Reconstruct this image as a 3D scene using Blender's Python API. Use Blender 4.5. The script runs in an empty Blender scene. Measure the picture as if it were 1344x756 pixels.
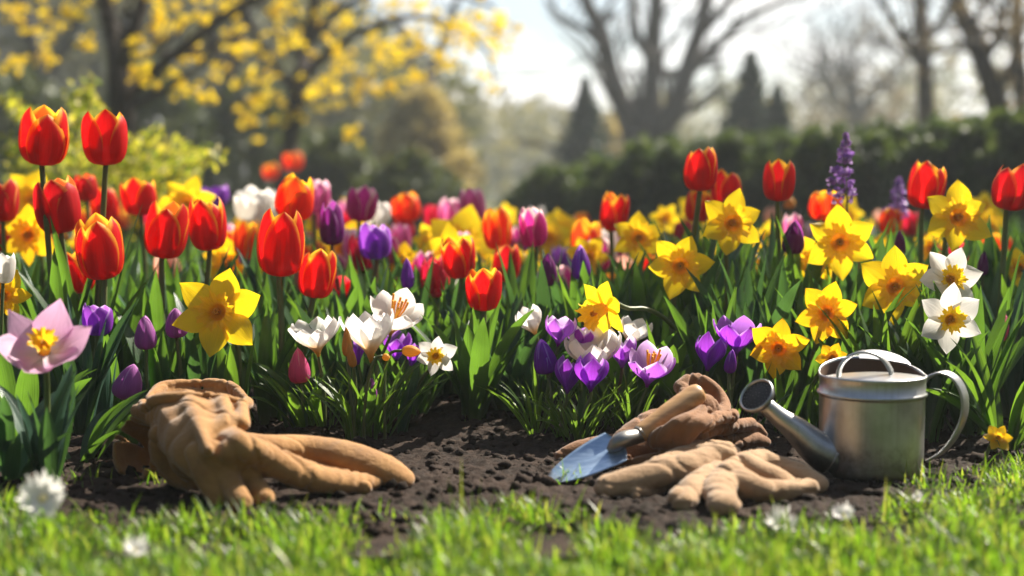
import bpy, math, random
import numpy as np
from mathutils import Vector, Matrix, noise as mnoise

R = math.radians
rnd = random.Random(11)
nrs = np.random.RandomState(5)
scene = bpy.context.scene
COL = scene.collection

# ------------------------------------------------------------------ camera
CAM_H, FPX, W0, H0 = 0.47, 1867.0, 1344.0, 756.0
PITCH = math.atan(128.0 / FPX)
cam = bpy.data.cameras.new('camera')
cam.lens = 50.0
cam.sensor_width = 36.0
cam.clip_start = 0.05
cam.clip_end = 2000
cam.dof.use_dof = True
cam.dof.focus_distance = 2.6
cam.dof.aperture_fstop = 1.75
cam_o = bpy.data.objects.new('camera', cam)
cam_o.location = (0, 0, CAM_H)
cam_o.rotation_euler = (R(90) - PITCH, 0, 0)
COL.objects.link(cam_o)
scene.camera = cam_o

# ------------------------------------------------------------------ light
SUN_EL, SUN_AZ = R(44), R(46)          # azimuth measured from straight ahead (+Y) towards the right (+X)
w = bpy.data.worlds.new('World')
scene.world = w
w.use_nodes = True
nt = w.node_tree
nt.nodes.clear()
wo = nt.nodes.new('ShaderNodeOutputWorld')
bg = nt.nodes.new('ShaderNodeBackground')
sky = nt.nodes.new('ShaderNodeTexSky')
sky.sky_type = 'NISHITA'
sky.sun_disc = False
sky.sun_elevation = SUN_EL
sky.sun_rotation = SUN_AZ
sky.air_density = 1.0
sky.dust_density = 1.6
tc = nt.nodes.new('ShaderNodeTexCoord')
mp = nt.nodes.new('ShaderNodeMapping')
mp.inputs['Scale'].default_value = (1.0, 1.0, 2.6)
cn = nt.nodes.new('ShaderNodeTexNoise')
cn.inputs['Scale'].default_value = 6.5
cn.inputs['Detail'].default_value = 6
cn.inputs['Roughness'].default_value = 0.55
cr = nt.nodes.new('ShaderNodeValToRGB')
cr.color_ramp.elements[0].position = 0.42
cr.color_ramp.elements[1].position = 0.62
mixc = nt.nodes.new('ShaderNodeMix')
mixc.data_type = 'RGBA'
mixc.inputs[7].default_value = (11.5, 11.2, 10.8, 1)
nt.links.new(tc.outputs['Generated'], mp.inputs['Vector'])
nt.links.new(mp.outputs[0], cn.inputs['Vector'])
nt.links.new(cn.outputs[0], cr.inputs[0])
sepd = nt.nodes.new('ShaderNodeSeparateXYZ')
nt.links.new(tc.outputs['Generated'], sepd.inputs[0])
mrd = nt.nodes.new('ShaderNodeMapRange')
mrd.interpolation_type = 'SMOOTHSTEP'
mrd.inputs[1].default_value = 0.1
mrd.inputs[2].default_value = 0.85
nt.links.new(sepd.outputs[1], mrd.inputs[0])
cmul = nt.nodes.new('ShaderNodeMath')
cmul.operation = 'MULTIPLY'
nt.links.new(cr.outputs[0], cmul.inputs[0])
nt.links.new(mrd.outputs[0], cmul.inputs[1])
nt.links.new(cmul.outputs[0], mixc.inputs[0])
nt.links.new(sky.outputs[0], mixc.inputs[6])
nt.links.new(mixc.outputs[2], bg.inputs[0])
bg.inputs[1].default_value = 0.05
nt.links.new(bg.outputs[0], wo.inputs[0])

sun = bpy.data.lights.new('sun', 'SUN')
sun.energy = 5.0
sun.angle = R(0.5)
sun.color = (1.0, 0.91, 0.77)
sun_o = bpy.data.objects.new('sun', sun)
SUN_DIR = Vector((math.sin(SUN_AZ) * math.cos(SUN_EL), math.cos(SUN_AZ) * math.cos(SUN_EL), math.sin(SUN_EL)))
sun_o.rotation_euler = SUN_DIR.to_track_quat('Z', 'Y').to_euler()
sun_o.location = (5, 8, 8)
COL.objects.link(sun_o)

scene.view_settings.view_transform = 'Standard'
scene.view_settings.look = 'None'
scene.view_settings.exposure = 1.5
scene.view_settings.gamma = 1
scene.render.engine = 'CYCLES'
scene.cycles.use_denoising = True
scene.cycles.max_bounces = 8
scene.cycles.diffuse_bounces = 4
scene.cycles.transmission_bounces = 6
scene.cycles.volume_bounces = 1
scene.cycles.caustics_reflective = False
scene.cycles.caustics_refractive = False

# ------------------------------------------------------------------ helpers
CF = Vector((0, math.cos(PITCH), -math.sin(PITCH)))
CU = Vector((0, math.sin(PITCH), math.cos(PITCH)))
CR = Vector((1, 0, 0))


def P(px, py, Y):
    """the place at distance Y from the camera that the photograph shows at (px, py)"""
    d = CF * FPX + CR * (px - W0 / 2) + CU * (H0 / 2 - py)
    d = d * (Y / d.y)
    return Vector((0, 0, CAM_H)) + d


def U(px, Y):
    """a length of px photograph pixels at distance Y, in metres"""
    return px * Y / FPX


def link(o, parent=None):
    COL.objects.link(o)
    if parent is not None:
        o.parent = parent
    return o


def tag(o, label=None, cat=None, group=None, kind=None):
    if label: o['label'] = label
    if cat: o['category'] = cat
    if group: o['group'] = group
    if kind: o['kind'] = kind
    return o


def empty(name, loc, label, cat, group=None):
    o = bpy.data.objects.new(name, None)
    o.empty_display_size = 0.05
    o.location = loc
    link(o)
    return tag(o, label, cat, group)


class MB:
    def __init__(s):
        s.v, s.f, s.uv = [], [], []

    def grid(s, fn, nu, nv, wrap=False, flip=False):
        """fn(u,v) with u,v in 0..1; v rows, u columns"""
        b = len(s.v)
        cols = nu if wrap else nu + 1
        for j in range(nv + 1):
            for i in range(cols):
                u, v = i / nu, j / nv
                s.v.append(tuple(fn(u, v)))
                s.uv.append((u, v))
        for j in range(nv):
            for i in range(nu):
                i2 = (i + 1) % cols if wrap else i + 1
                q = (b + j * cols + i, b + j * cols + i2, b + (j + 1) * cols + i2, b + (j + 1) * cols + i)
                s.f.append(q[::-1] if flip else q)
        return s

    def tube(s, pts, rad, n=8, cap=True):
        pts = [Vector(p) for p in pts]
        b = len(s.v)
        m = len(pts)
        ref = None
        for j, p in enumerate(pts):
            t = (pts[min(j + 1, m - 1)] - pts[max(j - 1, 0)])
            t = t.normalized() if t.length > 1e-9 else Vector((0, 0, 1))
            if ref is None:
                ref = t.orthogonal().normalized()
            ref = (ref - t * ref.dot(t))
            ref = ref.normalized() if ref.length > 1e-6 else t.orthogonal().normalized()
            bi = t.cross(ref)
            r = rad[j] if hasattr(rad, '__len__') else rad
            for i in range(n):
                a = 2 * math.pi * i / n
                s.v.append(tuple(p + (ref * math.cos(a) + bi * math.sin(a)) * r))
                s.uv.append((i / n, j / max(1, m - 1)))
        for j in range(m - 1):
            for i in range(n):
                i2 = (i + 1) % n
                s.f.append((b + j * n + i, b + j * n + i2, b + (j + 1) * n + i2, b + (j + 1) * n + i))
        if cap:
            s.f.append(tuple(b + i for i in range(n))[::-1])
            s.f.append(tuple(b + (m - 1) * n + i for i in range(n)))
        return s

    def lathe(s, prof, n=48, M=None):
        """prof: list of (r,z)"""
        b = len(s.v)
        M = M or Matrix.Identity(4)
        for j, (r, z) in enumerate(prof):
            for i in range(n):
                a = 2 * math.pi * i / n
                s.v.append(tuple(M @ Vector((r * math.cos(a), r * math.sin(a), z))))
                s.uv.append((i / n, j / (len(prof) - 1)))
        for j in range(len(prof) - 1):
            for i in range(n):
                i2 = (i + 1) % n
                s.f.append((b + j * n + i, b + j * n + i2, b + (j + 1) * n + i2, b + (j + 1) * n + i))
        return s

    def xform(s, M):
        s.v = [tuple(M @ Vector(p)) for p in s.v]
        return s

    def build(s, name, mat, parent=None, smooth=True, loc=None):
        me = bpy.data.meshes.new(name)
        me.from_pydata(s.v, [], s.f)
        uvl = me.uv_layers.new(name='UVMap')
        li = np.empty(len(me.loops), dtype=np.int32)
        me.loops.foreach_get('vertex_index', li)
        uvl.data.foreach_set('uv', np.asarray(s.uv, dtype=np.float32)[li].ravel())
        if smooth:
            me.polygons.foreach_set('use_smooth', np.ones(len(me.polygons), dtype=bool))
        me.materials.append(mat)
        me.update()
        o = bpy.data.objects.new(name, me)
        if loc is not None: o.location = loc
        return link(o, parent)


def np_mesh(name, V, F, UV, mat, parent=None, smooth=True):
    """V (n,3), F (m,k) with one k, UV (n,2)"""
    me = bpy.data.meshes.new(name)
    V = np.asarray(V, dtype=np.float32); F = np.asarray(F, dtype=np.int32)
    k = F.shape[1]
    me.vertices.add(len(V)); me.vertices.foreach_set('co', V.ravel())
    me.loops.add(F.size); me.loops.foreach_set('vertex_index', F.ravel())
    me.polygons.add(len(F))
    me.polygons.foreach_set('loop_start', np.arange(0, F.size, k, dtype=np.int32))
    me.polygons.foreach_set('loop_total', np.full(len(F), k, dtype=np.int32))
    me.update(calc_edges=True)
    if UV is not None:
        uvl = me.uv_layers.new(name='UVMap')
        uvl.data.foreach_set('uv', np.asarray(UV, dtype=np.float32)[F.ravel()].ravel())
    if smooth:
        me.polygons.foreach_set('use_smooth', np.ones(len(F), dtype=bool))
    me.materials.append(mat)
    me.validate()
    o = bpy.data.objects.new(name, me)
    return link(o, parent)


def interp(tab, x):
    """smooth interpolation of a table of (x, y)"""
    if x <= tab[0][0]: return tab[0][1]
    if x >= tab[-1][0]: return tab[-1][1]
    n = len(tab)
    for i in range(n - 1):
        if x <= tab[i + 1][0]:
            x0, y0 = tab[i]; x1, y1 = tab[i + 1]
            m0 = (y1 - tab[i - 1][1]) / (x1 - tab[i - 1][0]) if i > 0 else (y1 - y0) / (x1 - x0)
            m1 = (tab[i + 2][1] - y0) / (tab[i + 2][0] - x0) if i + 2 < n else (y1 - y0) / (x1 - x0)
            h = x1 - x0; t = (x - x0) / h
            return ((2 * t ** 3 - 3 * t ** 2 + 1) * y0 + (t ** 3 - 2 * t ** 2 + t) * h * m0
                    + (-2 * t ** 3 + 3 * t ** 2) * y1 + (t ** 3 - t ** 2) * h * m1)


def curve(pts, n):
    """Catmull-Rom through pts"""
    pts = [Vector(p) for p in pts]
    if len(pts) == 2:
        return [pts[0].lerp(pts[1], i / n) for i in range(n + 1)]
    ext = [pts[0] * 2 - pts[1]] + pts + [pts[-1] * 2 - pts[-2]]
    out = []
    segs = len(pts) - 1
    for i in range(n + 1):
        x = i / n * segs
        k = min(int(x), segs - 1); t = x - k
        p0, p1, p2, p3 = ext[k:k + 4]
        out.append(0.5 * ((2 * p1) + (p2 - p0) * t + (2 * p0 - 5 * p1 + 4 * p2 - p3) * t * t + (3 * p1 - p0 - 3 * p2 + p3) * t ** 3))
    return out


# ------------------------------------------------------------------ materials
class NT:
    def __init__(s, name):
        s.m = bpy.data.materials.new(name)
        s.m.use_nodes = True
        s.t = s.m.node_tree
        s.t.nodes.clear()
        s.out = s.t.nodes.new('ShaderNodeOutputMaterial')

    def n(s, kind, **kw):
        nd = s.t.nodes.new('ShaderNode' + kind)
        for k, v in kw.items(): setattr(nd, k, v)
        return nd

    def put(s, sock, v):
        if isinstance(v, bpy.types.NodeSocket): s.t.links.new(v, sock)
        elif isinstance(v, (tuple, list)) and len(v) == 3 and sock.type == 'RGBA': sock.default_value = (*v, 1)
        else: sock.default_value = v

    def math(s, op, a, b=0.0, c=None, clamp=False):
        nd = s.n('Math', operation=op, use_clamp=clamp)
        s.put(nd.inputs[0], a); s.put(nd.inputs[1], b)
        if c is not None: s.put(nd.inputs[2], c)
        return nd.outputs[0]

    def mix(s, f, a, b):
        nd = s.n('Mix', data_type='RGBA')
        s.put(nd.inputs[0], f); s.put(nd.inputs[6], a); s.put(nd.inputs[7], b)
        return nd.outputs[2]

    def smooth(s, x, lo, hi):
        nd = s.n('MapRange', interpolation_type='SMOOTHSTEP')
        s.put(nd.inputs[0], x); s.put(nd.inputs[1], lo); s.put(nd.inputs[2], hi)
        return nd.outputs[0]

    def uv(s):
        sp = s.n('SeparateXYZ')
        s.t.links.new(s.n('UVMap').outputs[0], sp.inputs[0])
        return sp.outputs[0], sp.outputs[1]

    def noise(s, scale, detail=3, rough=0.5, vec=None, space='Object'):
        nd = s.n('TexNoise')
        nd.inputs['Scale'].default_value = scale
        nd.inputs['Detail'].default_value = detail
        nd.inputs['Roughness'].default_value = rough
        if vec is None: vec = s.n('TexCoord').outputs[space]
        s.t.links.new(vec, nd.inputs['Vector'])
        return nd.outputs[0]

    def vec(s, src, scale):
        mpn = s.n('Mapping')
        mpn.inputs['Scale'].default_value = scale
        s.t.links.new(src, mpn.inputs['Vector'])
        return mpn.outputs[0]

    def ramp(s, x, stops):
        nd = s.n('ValToRGB')
        e = nd.color_ramp.elements
        while len(e) < len(stops): e.new(0.5)
        for el, (p, c) in zip(e, stops):
            el.position = p; el.color = (*c, 1)
        s.put(nd.inputs[0], x)
        return nd.outputs[0]

    def bump(s, h, strength=0.3, dist=0.01):
        nd = s.n('Bump')
        nd.inputs['Strength'].default_value = strength
        nd.inputs['Distance'].default_value = dist
        s.put(nd.inputs['Height'], h)
        return nd.outputs[0]

    def surf(s, color, rough=0.5, metallic=0.0, spec=0.5, normal=None, trans=0.0, trans_color=None, sheen=0.0):
        p = s.n('BsdfPrincipled')
        s.put(p.inputs['Base Color'], color)
        s.put(p.inputs['Roughness'], rough)
        s.put(p.inputs['Metallic'], metallic)
        s.put(p.inputs['Specular IOR Level'], spec)
        if sheen: s.put(p.inputs['Sheen Weight'], sheen)
        if normal is not None: s.put(p.inputs['Normal'], normal)
        res = p.outputs[0]
        if trans > 0:
            tr = s.n('BsdfTranslucent')
            s.put(tr.inputs[0], trans_color if trans_color is not None else color)
            if normal is not None: s.put(tr.inputs['Normal'], normal)
            mx = s.n('MixShader')
            s.put(mx.inputs[0], trans)
            s.t.links.new(res, mx.inputs[1]); s.t.links.new(tr.outputs[0], mx.inputs[2])
            res = mx.outputs[0]
        s.t.links.new(res, s.out.inputs[0])
        return s.m


def petal_mat(name, main, edge, inside, base, edge_w=0.16, trans=0.58, streak=0.32, rough=0.5, base_h=0.22):
    t = NT(name)
    u, v = t.uv()
    m = t.math('SUBTRACT', 1.0, t.math('ABSOLUTE', t.math('MULTIPLY_ADD', u, 2.0, -1.0)))
    cmb = t.n('CombineXYZ')
    t.put(cmb.inputs[0], t.math('MULTIPLY', u, 26.0)); t.put(cmb.inputs[1], t.math('MULTIPLY', v, 1.6))
    oi = t.n('ObjectInfo').outputs['Random']
    t.put(cmb.inputs[2], t.math('MULTIPLY', oi, 40.0))
    st = t.noise(1.0, 3, 0.6, vec=cmb.outputs[0])
    d = t.math('MULTIPLY', m, t.math('SUBTRACT', 1.15, v))
    d = t.math('MULTIPLY_ADD', t.math('MAXIMUM', t.math('SUBTRACT', 0.72, v), 0.0), 0.30, d)
    d = t.math('MULTIPLY_ADD', t.math('SUBTRACT', st, 0.5), -edge_w * 0.8, d)
    d = t.math('MULTIPLY_ADD', t.math('SUBTRACT', oi, 0.5), edge_w * 0.9, d)
    e = t.math('SUBTRACT', 1.0, t.smooth(d, edge_w * 0.1, edge_w * 1.35))
    bk = t.n('NewGeometry').outputs['Backfacing']
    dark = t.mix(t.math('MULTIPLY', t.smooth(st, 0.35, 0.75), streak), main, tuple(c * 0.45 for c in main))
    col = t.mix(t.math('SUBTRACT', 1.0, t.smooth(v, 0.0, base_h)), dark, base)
    col = t.mix(t.math('MULTIPLY', bk, 0.5), col, inside)
    col = t.mix(e, col, edge)
    nrm = t.bump(st, 0.35, 0.002)
    return t.surf(col, rough, spec=0.3, normal=nrm, trans=trans)


M = {}
RED = dict(edge_w=0.17)
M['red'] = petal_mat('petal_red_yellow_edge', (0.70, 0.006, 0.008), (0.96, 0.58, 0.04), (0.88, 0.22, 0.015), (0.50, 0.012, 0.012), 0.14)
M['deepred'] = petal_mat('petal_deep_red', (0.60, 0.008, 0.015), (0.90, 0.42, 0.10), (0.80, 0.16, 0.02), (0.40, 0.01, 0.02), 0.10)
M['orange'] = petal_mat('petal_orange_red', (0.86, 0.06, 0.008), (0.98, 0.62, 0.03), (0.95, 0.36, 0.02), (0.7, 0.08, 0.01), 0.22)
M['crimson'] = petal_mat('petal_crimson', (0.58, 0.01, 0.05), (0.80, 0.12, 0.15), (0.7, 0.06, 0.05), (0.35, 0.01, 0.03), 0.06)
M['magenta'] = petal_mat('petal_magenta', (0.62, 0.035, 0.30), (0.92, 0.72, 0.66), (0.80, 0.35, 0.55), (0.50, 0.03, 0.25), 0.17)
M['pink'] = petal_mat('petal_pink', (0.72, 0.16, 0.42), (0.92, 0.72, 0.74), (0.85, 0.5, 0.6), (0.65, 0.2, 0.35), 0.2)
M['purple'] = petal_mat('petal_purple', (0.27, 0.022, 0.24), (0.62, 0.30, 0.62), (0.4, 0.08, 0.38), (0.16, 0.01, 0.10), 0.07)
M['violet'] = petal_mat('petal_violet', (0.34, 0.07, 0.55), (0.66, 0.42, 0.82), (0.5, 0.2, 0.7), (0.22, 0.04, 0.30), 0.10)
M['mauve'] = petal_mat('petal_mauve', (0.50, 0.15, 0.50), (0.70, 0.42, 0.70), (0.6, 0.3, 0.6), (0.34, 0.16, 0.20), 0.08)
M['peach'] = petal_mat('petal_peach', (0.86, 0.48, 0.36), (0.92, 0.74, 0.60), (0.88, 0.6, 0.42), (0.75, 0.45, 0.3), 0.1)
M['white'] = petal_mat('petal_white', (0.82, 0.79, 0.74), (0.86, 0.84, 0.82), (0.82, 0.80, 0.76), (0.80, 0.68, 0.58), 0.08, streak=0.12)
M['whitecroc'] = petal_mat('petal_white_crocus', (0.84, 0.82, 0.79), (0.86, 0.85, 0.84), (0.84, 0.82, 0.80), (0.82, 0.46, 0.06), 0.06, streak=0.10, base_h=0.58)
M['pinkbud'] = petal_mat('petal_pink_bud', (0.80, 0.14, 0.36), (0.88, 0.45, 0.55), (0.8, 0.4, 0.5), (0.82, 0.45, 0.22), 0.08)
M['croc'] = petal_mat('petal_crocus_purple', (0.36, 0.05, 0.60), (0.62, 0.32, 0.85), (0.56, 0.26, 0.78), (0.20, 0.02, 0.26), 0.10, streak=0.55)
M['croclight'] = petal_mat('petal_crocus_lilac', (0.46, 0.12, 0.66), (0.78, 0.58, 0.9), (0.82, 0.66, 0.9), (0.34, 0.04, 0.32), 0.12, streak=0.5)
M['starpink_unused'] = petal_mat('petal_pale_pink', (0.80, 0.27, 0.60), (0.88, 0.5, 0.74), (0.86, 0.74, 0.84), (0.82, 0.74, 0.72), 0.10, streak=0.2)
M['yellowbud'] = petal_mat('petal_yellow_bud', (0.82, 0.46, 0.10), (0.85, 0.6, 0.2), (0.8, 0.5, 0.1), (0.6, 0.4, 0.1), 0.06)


def tepal_mat(name, main, base, trans=0.58):
    t = NT(name)
    u, v = t.uv()
    cmb = t.n('CombineXYZ')
    t.put(cmb.inputs[0], t.math('MULTIPLY', u, 20.0)); t.put(cmb.inputs[1], t.math('MULTIPLY', v, 1.4))
    t.put(cmb.inputs[2], t.math('MULTIPLY', t.n('ObjectInfo').outputs['Random'], 40.0))
    st = t.noise(1.0, 3, 0.6, vec=cmb.outputs[0])
    col = t.mix(t.smooth(v, 0.08, 0.48), base, main)
    col = t.mix(t.math('MULTIPLY', t.smooth(st, 0.4, 0.75), 0.22), col, tuple(c * 0.62 for c in main))
    return t.surf(col, 0.42, spec=0.35, normal=t.bump(st, 0.5, 0.002), trans=trans)


M['daff'] = tepal_mat('tepal_yellow', (0.93, 0.66, 0.014), (0.92, 0.60, 0.012))
M['daffdeep'] = tepal_mat('tepal_golden', (0.92, 0.57, 0.010), (0.90, 0.46, 0.008))
M['narc'] = tepal_mat('tepal_white', (0.82, 0.80, 0.77), (0.80, 0.72, 0.55))
M['starpink'] = tepal_mat('tepal_pale_pink', (0.86, 0.50, 0.76), (0.90, 0.80, 0.84))
M['corona'] = tepal_mat('corona_orange', (0.95, 0.60, 0.016), (0.93, 0.47, 0.010), 0.55)
M['stamen'] = NT('stamen').surf((0.85, 0.38, 0.02), 0.7, trans=0.2)


def leaf_mat(name, c1, c2, tcol, trans=0.50, stripe=14):
    t = NT(name)
    u, v = t.uv()
    cmb = t.n('CombineXYZ')
    t.put(cmb.inputs[0], t.math('MULTIPLY', u, stripe)); t.put(cmb.inputs[1], t.math('MULTIPLY', v, 1.2))
    rn = t.n('ObjectInfo').outputs['Random']
    t.put(cmb.inputs[2], t.math('MULTIPLY', rn, 60.0))
    st = t.noise(1.0, 2, 0.5, vec=cmb.outputs[0])
    col = t.mix(t.smooth(st, 0.3, 0.7), c1, c2)
    col = t.mix(t.math('MULTIPLY', t.smooth(v, 0.0, 0.18), 1.0), tuple(0.5 * a + 0.5 * b for a, b in zip(c2, (0.22, 0.26, 0.1))), col)
    big = t.noise(9.0, 2, 0.5)
    tc2 = t.mix(t.smooth(big, 0.35, 0.7), tcol, tuple(c * 0.55 for c in tcol))
    return t.surf(col, 0.36, spec=0.5, normal=t.bump(st, 0.4, 0.003), trans=trans, trans_color=tc2)


M['leaf'] = leaf_mat('leaf_green', (0.026, 0.074, 0.030), (0.046, 0.110, 0.040), (0.14, 0.29, 0.025))
M['leafblue'] = leaf_mat('leaf_blue_green', (0.034, 0.085, 0.060), (0.058, 0.120, 0.085), (0.095, 0.22, 0.04), 0.33)
M['leaflight'] = leaf_mat('leaf_light_green', (0.034, 0.095, 0.020), (0.062, 0.135, 0.030), (0.19, 0.36, 0.025), 0.45)
M['grasscroc'] = leaf_mat('crocus_leaf', (0.045, 0.11, 0.025), (0.08, 0.16, 0.035), (0.20, 0.36, 0.03), 0.45, 3)
tt = NT('stem_green')
M['stem'] = tt.surf(tt.mix(tt.noise(30, 2), (0.07, 0.11, 0.03), (0.13, 0.15, 0.05)), 0.45, trans=0.15, trans_color=(0.2, 0.3, 0.05))
tt = NT('stem_reddish')
M['stemred'] = tt.surf(tt.mix(tt.noise(30, 2), (0.10, 0.09, 0.035), (0.16, 0.09, 0.05)), 0.45, trans=0.15, trans_color=(0.25, 0.2, 0.05))

t = NT('soil')
o1 = t.noise(38, 6, 0.65); o2 = t.noise(7, 3); o3 = t.noise(150, 4, 0.7)
c = t.mix(t.smooth(o1, 0.3, 0.7), (0.011, 0.0068, 0.0048), (0.036, 0.022, 0.015))
c = t.mix(t.math('MULTIPLY', t.smooth(o2, 0.45, 0.7), 0.5), c, (0.050, 0.031, 0.022))
M['soil'] = t.surf(c, 0.9, spec=0.2, normal=t.bump(t.math('ADD', o1, t.math('MULTIPLY', o3, 0.5)), 0.8, 0.01))

t = NT('grass_blade')
u, v = t.uv()
c = t.ramp(u, [(0.0, (0.03, 0.085, 0.010)), (0.5, (0.065, 0.14, 0.014)), (0.85, (0.12, 0.19, 0.02)), (1.0, (0.24, 0.22, 0.08))])
tcv = t.ramp(u, [(0.0, (0.16, 0.34, 0.015)), (0.6, (0.28, 0.47, 0.02)), (1.0, (0.46, 0.48, 0.07))])
M['grass'] = t.surf(c, 0.4, spec=0.45, trans=0.5, trans_color=tcv)

t = NT('lawn_ground')
a1 = t.noise(3.0, 5, 0.6); a2 = t.noise(40, 4, 0.6)
c = t.mix(t.smooth(a1, 0.35, 0.65), (0.020, 0.040, 0.010), (0.050, 0.080, 0.018))
c = t.mix(t.math('MULTIPLY', t.smooth(a2, 0.4, 0.7), 0.5), c, (0.05, 0.045, 0.02))
M['lawn'] = t.surf(c, 0.85, spec=0.2, normal=t.bump(a2, 0.7, 0.03))


def bark_mat(name, a, b):
    t = NT(name)
    nv = t.noise(1.0, 5, 0.65, vec=t.vec(t.n('TexCoord').outputs['Object'], (22, 22, 5)))
    return t.surf(t.mix(t.smooth(nv, 0.3, 0.7), a, b), 0.9, spec=0.2, normal=t.bump(nv, 0.9, 0.03))


M['bark'] = bark_mat('bark_dark', (0.020, 0.014, 0.010), (0.060, 0.044, 0.034))
M['barkgrey'] = bark_mat('bark_grey', (0.035, 0.030, 0.027), (0.10, 0.088, 0.078))


def clump_mat(name, stops, tstops, trans=0.4, rough=0.55):
    t = NT(name)
    u, v = t.uv()
    return t.surf(t.ramp(u, stops), rough, spec=0.3, trans=trans, trans_color=t.ramp(u, tstops))


M['blossom'] = clump_mat('yellow_blossom', [(0, (0.62, 0.44, 0.006)), (0.6, (0.84, 0.62, 0.008)), (1, (0.90, 0.70, 0.015))],
                         [(0, (0.78, 0.56, 0.006)), (1, (0.95, 0.74, 0.01))], 0.6)
M['shrub'] = clump_mat('shrub_leaf', [(0, (0.06, 0.10, 0.015)), (0.35, (0.20, 0.25, 0.02)), (0.65, (0.55, 0.50, 0.02)), (1, (0.72, 0.66, 0.38))],
                       [(0, (0.16, 0.26, 0.02)), (0.5, (0.5, 0.52, 0.03)), (1, (0.78, 0.66, 0.05))], 0.5)
M['hedge'] = clump_mat('hedge_leaf', [(0, (0.022, 0.046, 0.016)), (1, (0.070, 0.105, 0.030))], [(0, (0.05, 0.09, 0.02)), (1, (0.15, 0.20, 0.03))], 0.35)
M['under'] = clump_mat('undergrowth_leaf', [(0, (0.03, 0.05, 0.025)), (1, (0.07, 0.095, 0.035))], [(0, (0.06, 0.09, 0.02)), (1, (0.15, 0.17, 0.03))], 0.3)
M['tan'] = clump_mat('tan_bush_leaf', [(0, (0.20, 0.16, 0.05)), (1, (0.42, 0.33, 0.11))], [(0, (0.38, 0.30, 0.08)), (1, (0.62, 0.48, 0.15))], 0.45)
M['conifer'] = clump_mat('conifer_needles', [(0, (0.012, 0.030, 0.018)), (1, (0.035, 0.065, 0.034))], [(0, (0.02, 0.04, 0.02)), (1, (0.05, 0.08, 0.03))], 0.2)
M['brownleaf'] = clump_mat('brown_buds', [(0, (0.09, 0.065, 0.04)), (1, (0.20, 0.14, 0.08))], [(0, (0.15, 0.11, 0.05)), (1, (0.3, 0.22, 0.1))], 0.35)
M['farleaf'] = clump_mat('far_foliage', [(0, (0.045, 0.058, 0.022)), (1, (0.14, 0.13, 0.04))], [(0, (0.09, 0.10, 0.025)), (1, (0.30, 0.25, 0.06))], 0.4)


def suede_mat(name, a, b):
    t = NT(name)
    n1 = t.noise(16, 4, 0.6); n2 = t.noise(300, 3, 0.7); n3 = t.noise(90, 4, 0.65)
    c = t.mix(t.smooth(n1, 0.3, 0.7), a, b)
    c = t.mix(t.math('MULTIPLY', t.smooth(n3, 0.45, 0.75), 0.3), c, tuple(x * 0.6 for x in a))
    n4 = t.noise(11, 5, 0.7)
    c = t.mix(t.math('MULTIPLY', t.smooth(n4, 0.56, 0.72), 0.45), c, (0.12, 0.075, 0.04))
    h = t.math('ADD', t.math('MULTIPLY', n2, 0.35), n3)
    return t.surf(c, 0.85, spec=0.2, normal=t.bump(h, 0.75, 0.003), sheen=0.3)


M['thread'] = NT('waxed_thread').surf((0.12, 0.07, 0.035), 0.7)
M['tanglove'] = suede_mat('suede_tan', (0.265, 0.125, 0.034), (0.36, 0.185, 0.056))
M['brownglove'] = suede_mat('suede_brown', (0.185, 0.080, 0.028), (0.27, 0.122, 0.045))
M['beigeglove'] = suede_mat('suede_beige', (0.31, 0.180, 0.085), (0.40, 0.250, 0.130))

t = NT('galvanised_steel')
sp = t.noise(14, 5, 0.6); br = t.noise(1.0, 4, 0.6, vec=t.vec(t.n('TexCoord').outputs['Object'], (160, 160, 9))); bl = t.noise(60, 3)
c = t.mix(t.smooth(sp, 0.3, 0.7), (0.36, 0.365, 0.37), (0.56, 0.565, 0.57))
c = t.mix(t.math('MULTIPLY', t.smooth(br, 0.5, 0.75), 0.3), c, (0.30, 0.28, 0.25))
sz = t.n('SeparateXYZ'); t.t.links.new(t.n('TexCoord').outputs['Object'], sz.inputs[0])
mud = t.math('MULTIPLY', t.math('SUBTRACT', 1.0, t.smooth(t.math('MULTIPLY_ADD', t.noise(35, 5, 0.7), -0.10, sz.outputs[2]), -0.05, 0.02)), 0.8)
c = t.mix(mud, c, (0.10, 0.075, 0.055))
M['zinc'] = t.surf(c, t.math('MULTIPLY_ADD', sp, 0.25, 0.26), metallic=0.95, normal=t.bump(t.math('ADD', sp, t.math('MULTIPLY', bl, 0.3)), 0.12, 0.003))
t = NT('pale_zinc')
sp = t.noise(20, 4)
M['zincpale'] = t.surf(t.mix(sp, (0.30, 0.31, 0.33), (0.46, 0.46, 0.47)), 0.30, metallic=0.9, normal=t.bump(sp, 0.1, 0.002))
t = NT('rusty_inner')
M['inner'] = t.surf(t.mix(t.noise(25, 4), (0.14, 0.085, 0.055), (0.26, 0.17, 0.12)), 0.6, metallic=0.4)
M['darkhole'] = NT('dark_perforated_face').surf((0.02, 0.02, 0.025), 0.5, metallic=0.5)
t = NT('blade_steel')
sp = t.noise(1.0, 4, 0.6, vec=t.vec(t.n('TexCoord').outputs['Object'], (30, 160, 160)))
u, v = t.uv()
dirt = t.math('SUBTRACT', 1.0, t.smooth(t.math('MULTIPLY_ADD', t.noise(45, 5, 0.7), -0.5, v), -0.22, 0.02))
c = t.mix(t.math('MULTIPLY', dirt, 0.9), t.mix(t.smooth(sp, 0.3, 0.7), (0.28, 0.41, 0.60), (0.46, 0.60, 0.78)), (0.05, 0.032, 0.022))
M['steel'] = t.surf(c, t.math('MULTIPLY_ADD', dirt, 0.45, 0.4), metallic=t.math('MULTIPLY_ADD', dirt, -0.7, 0.7), normal=t.bump(sp, 0.15, 0.002))
t = NT('ferrule_steel')
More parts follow.
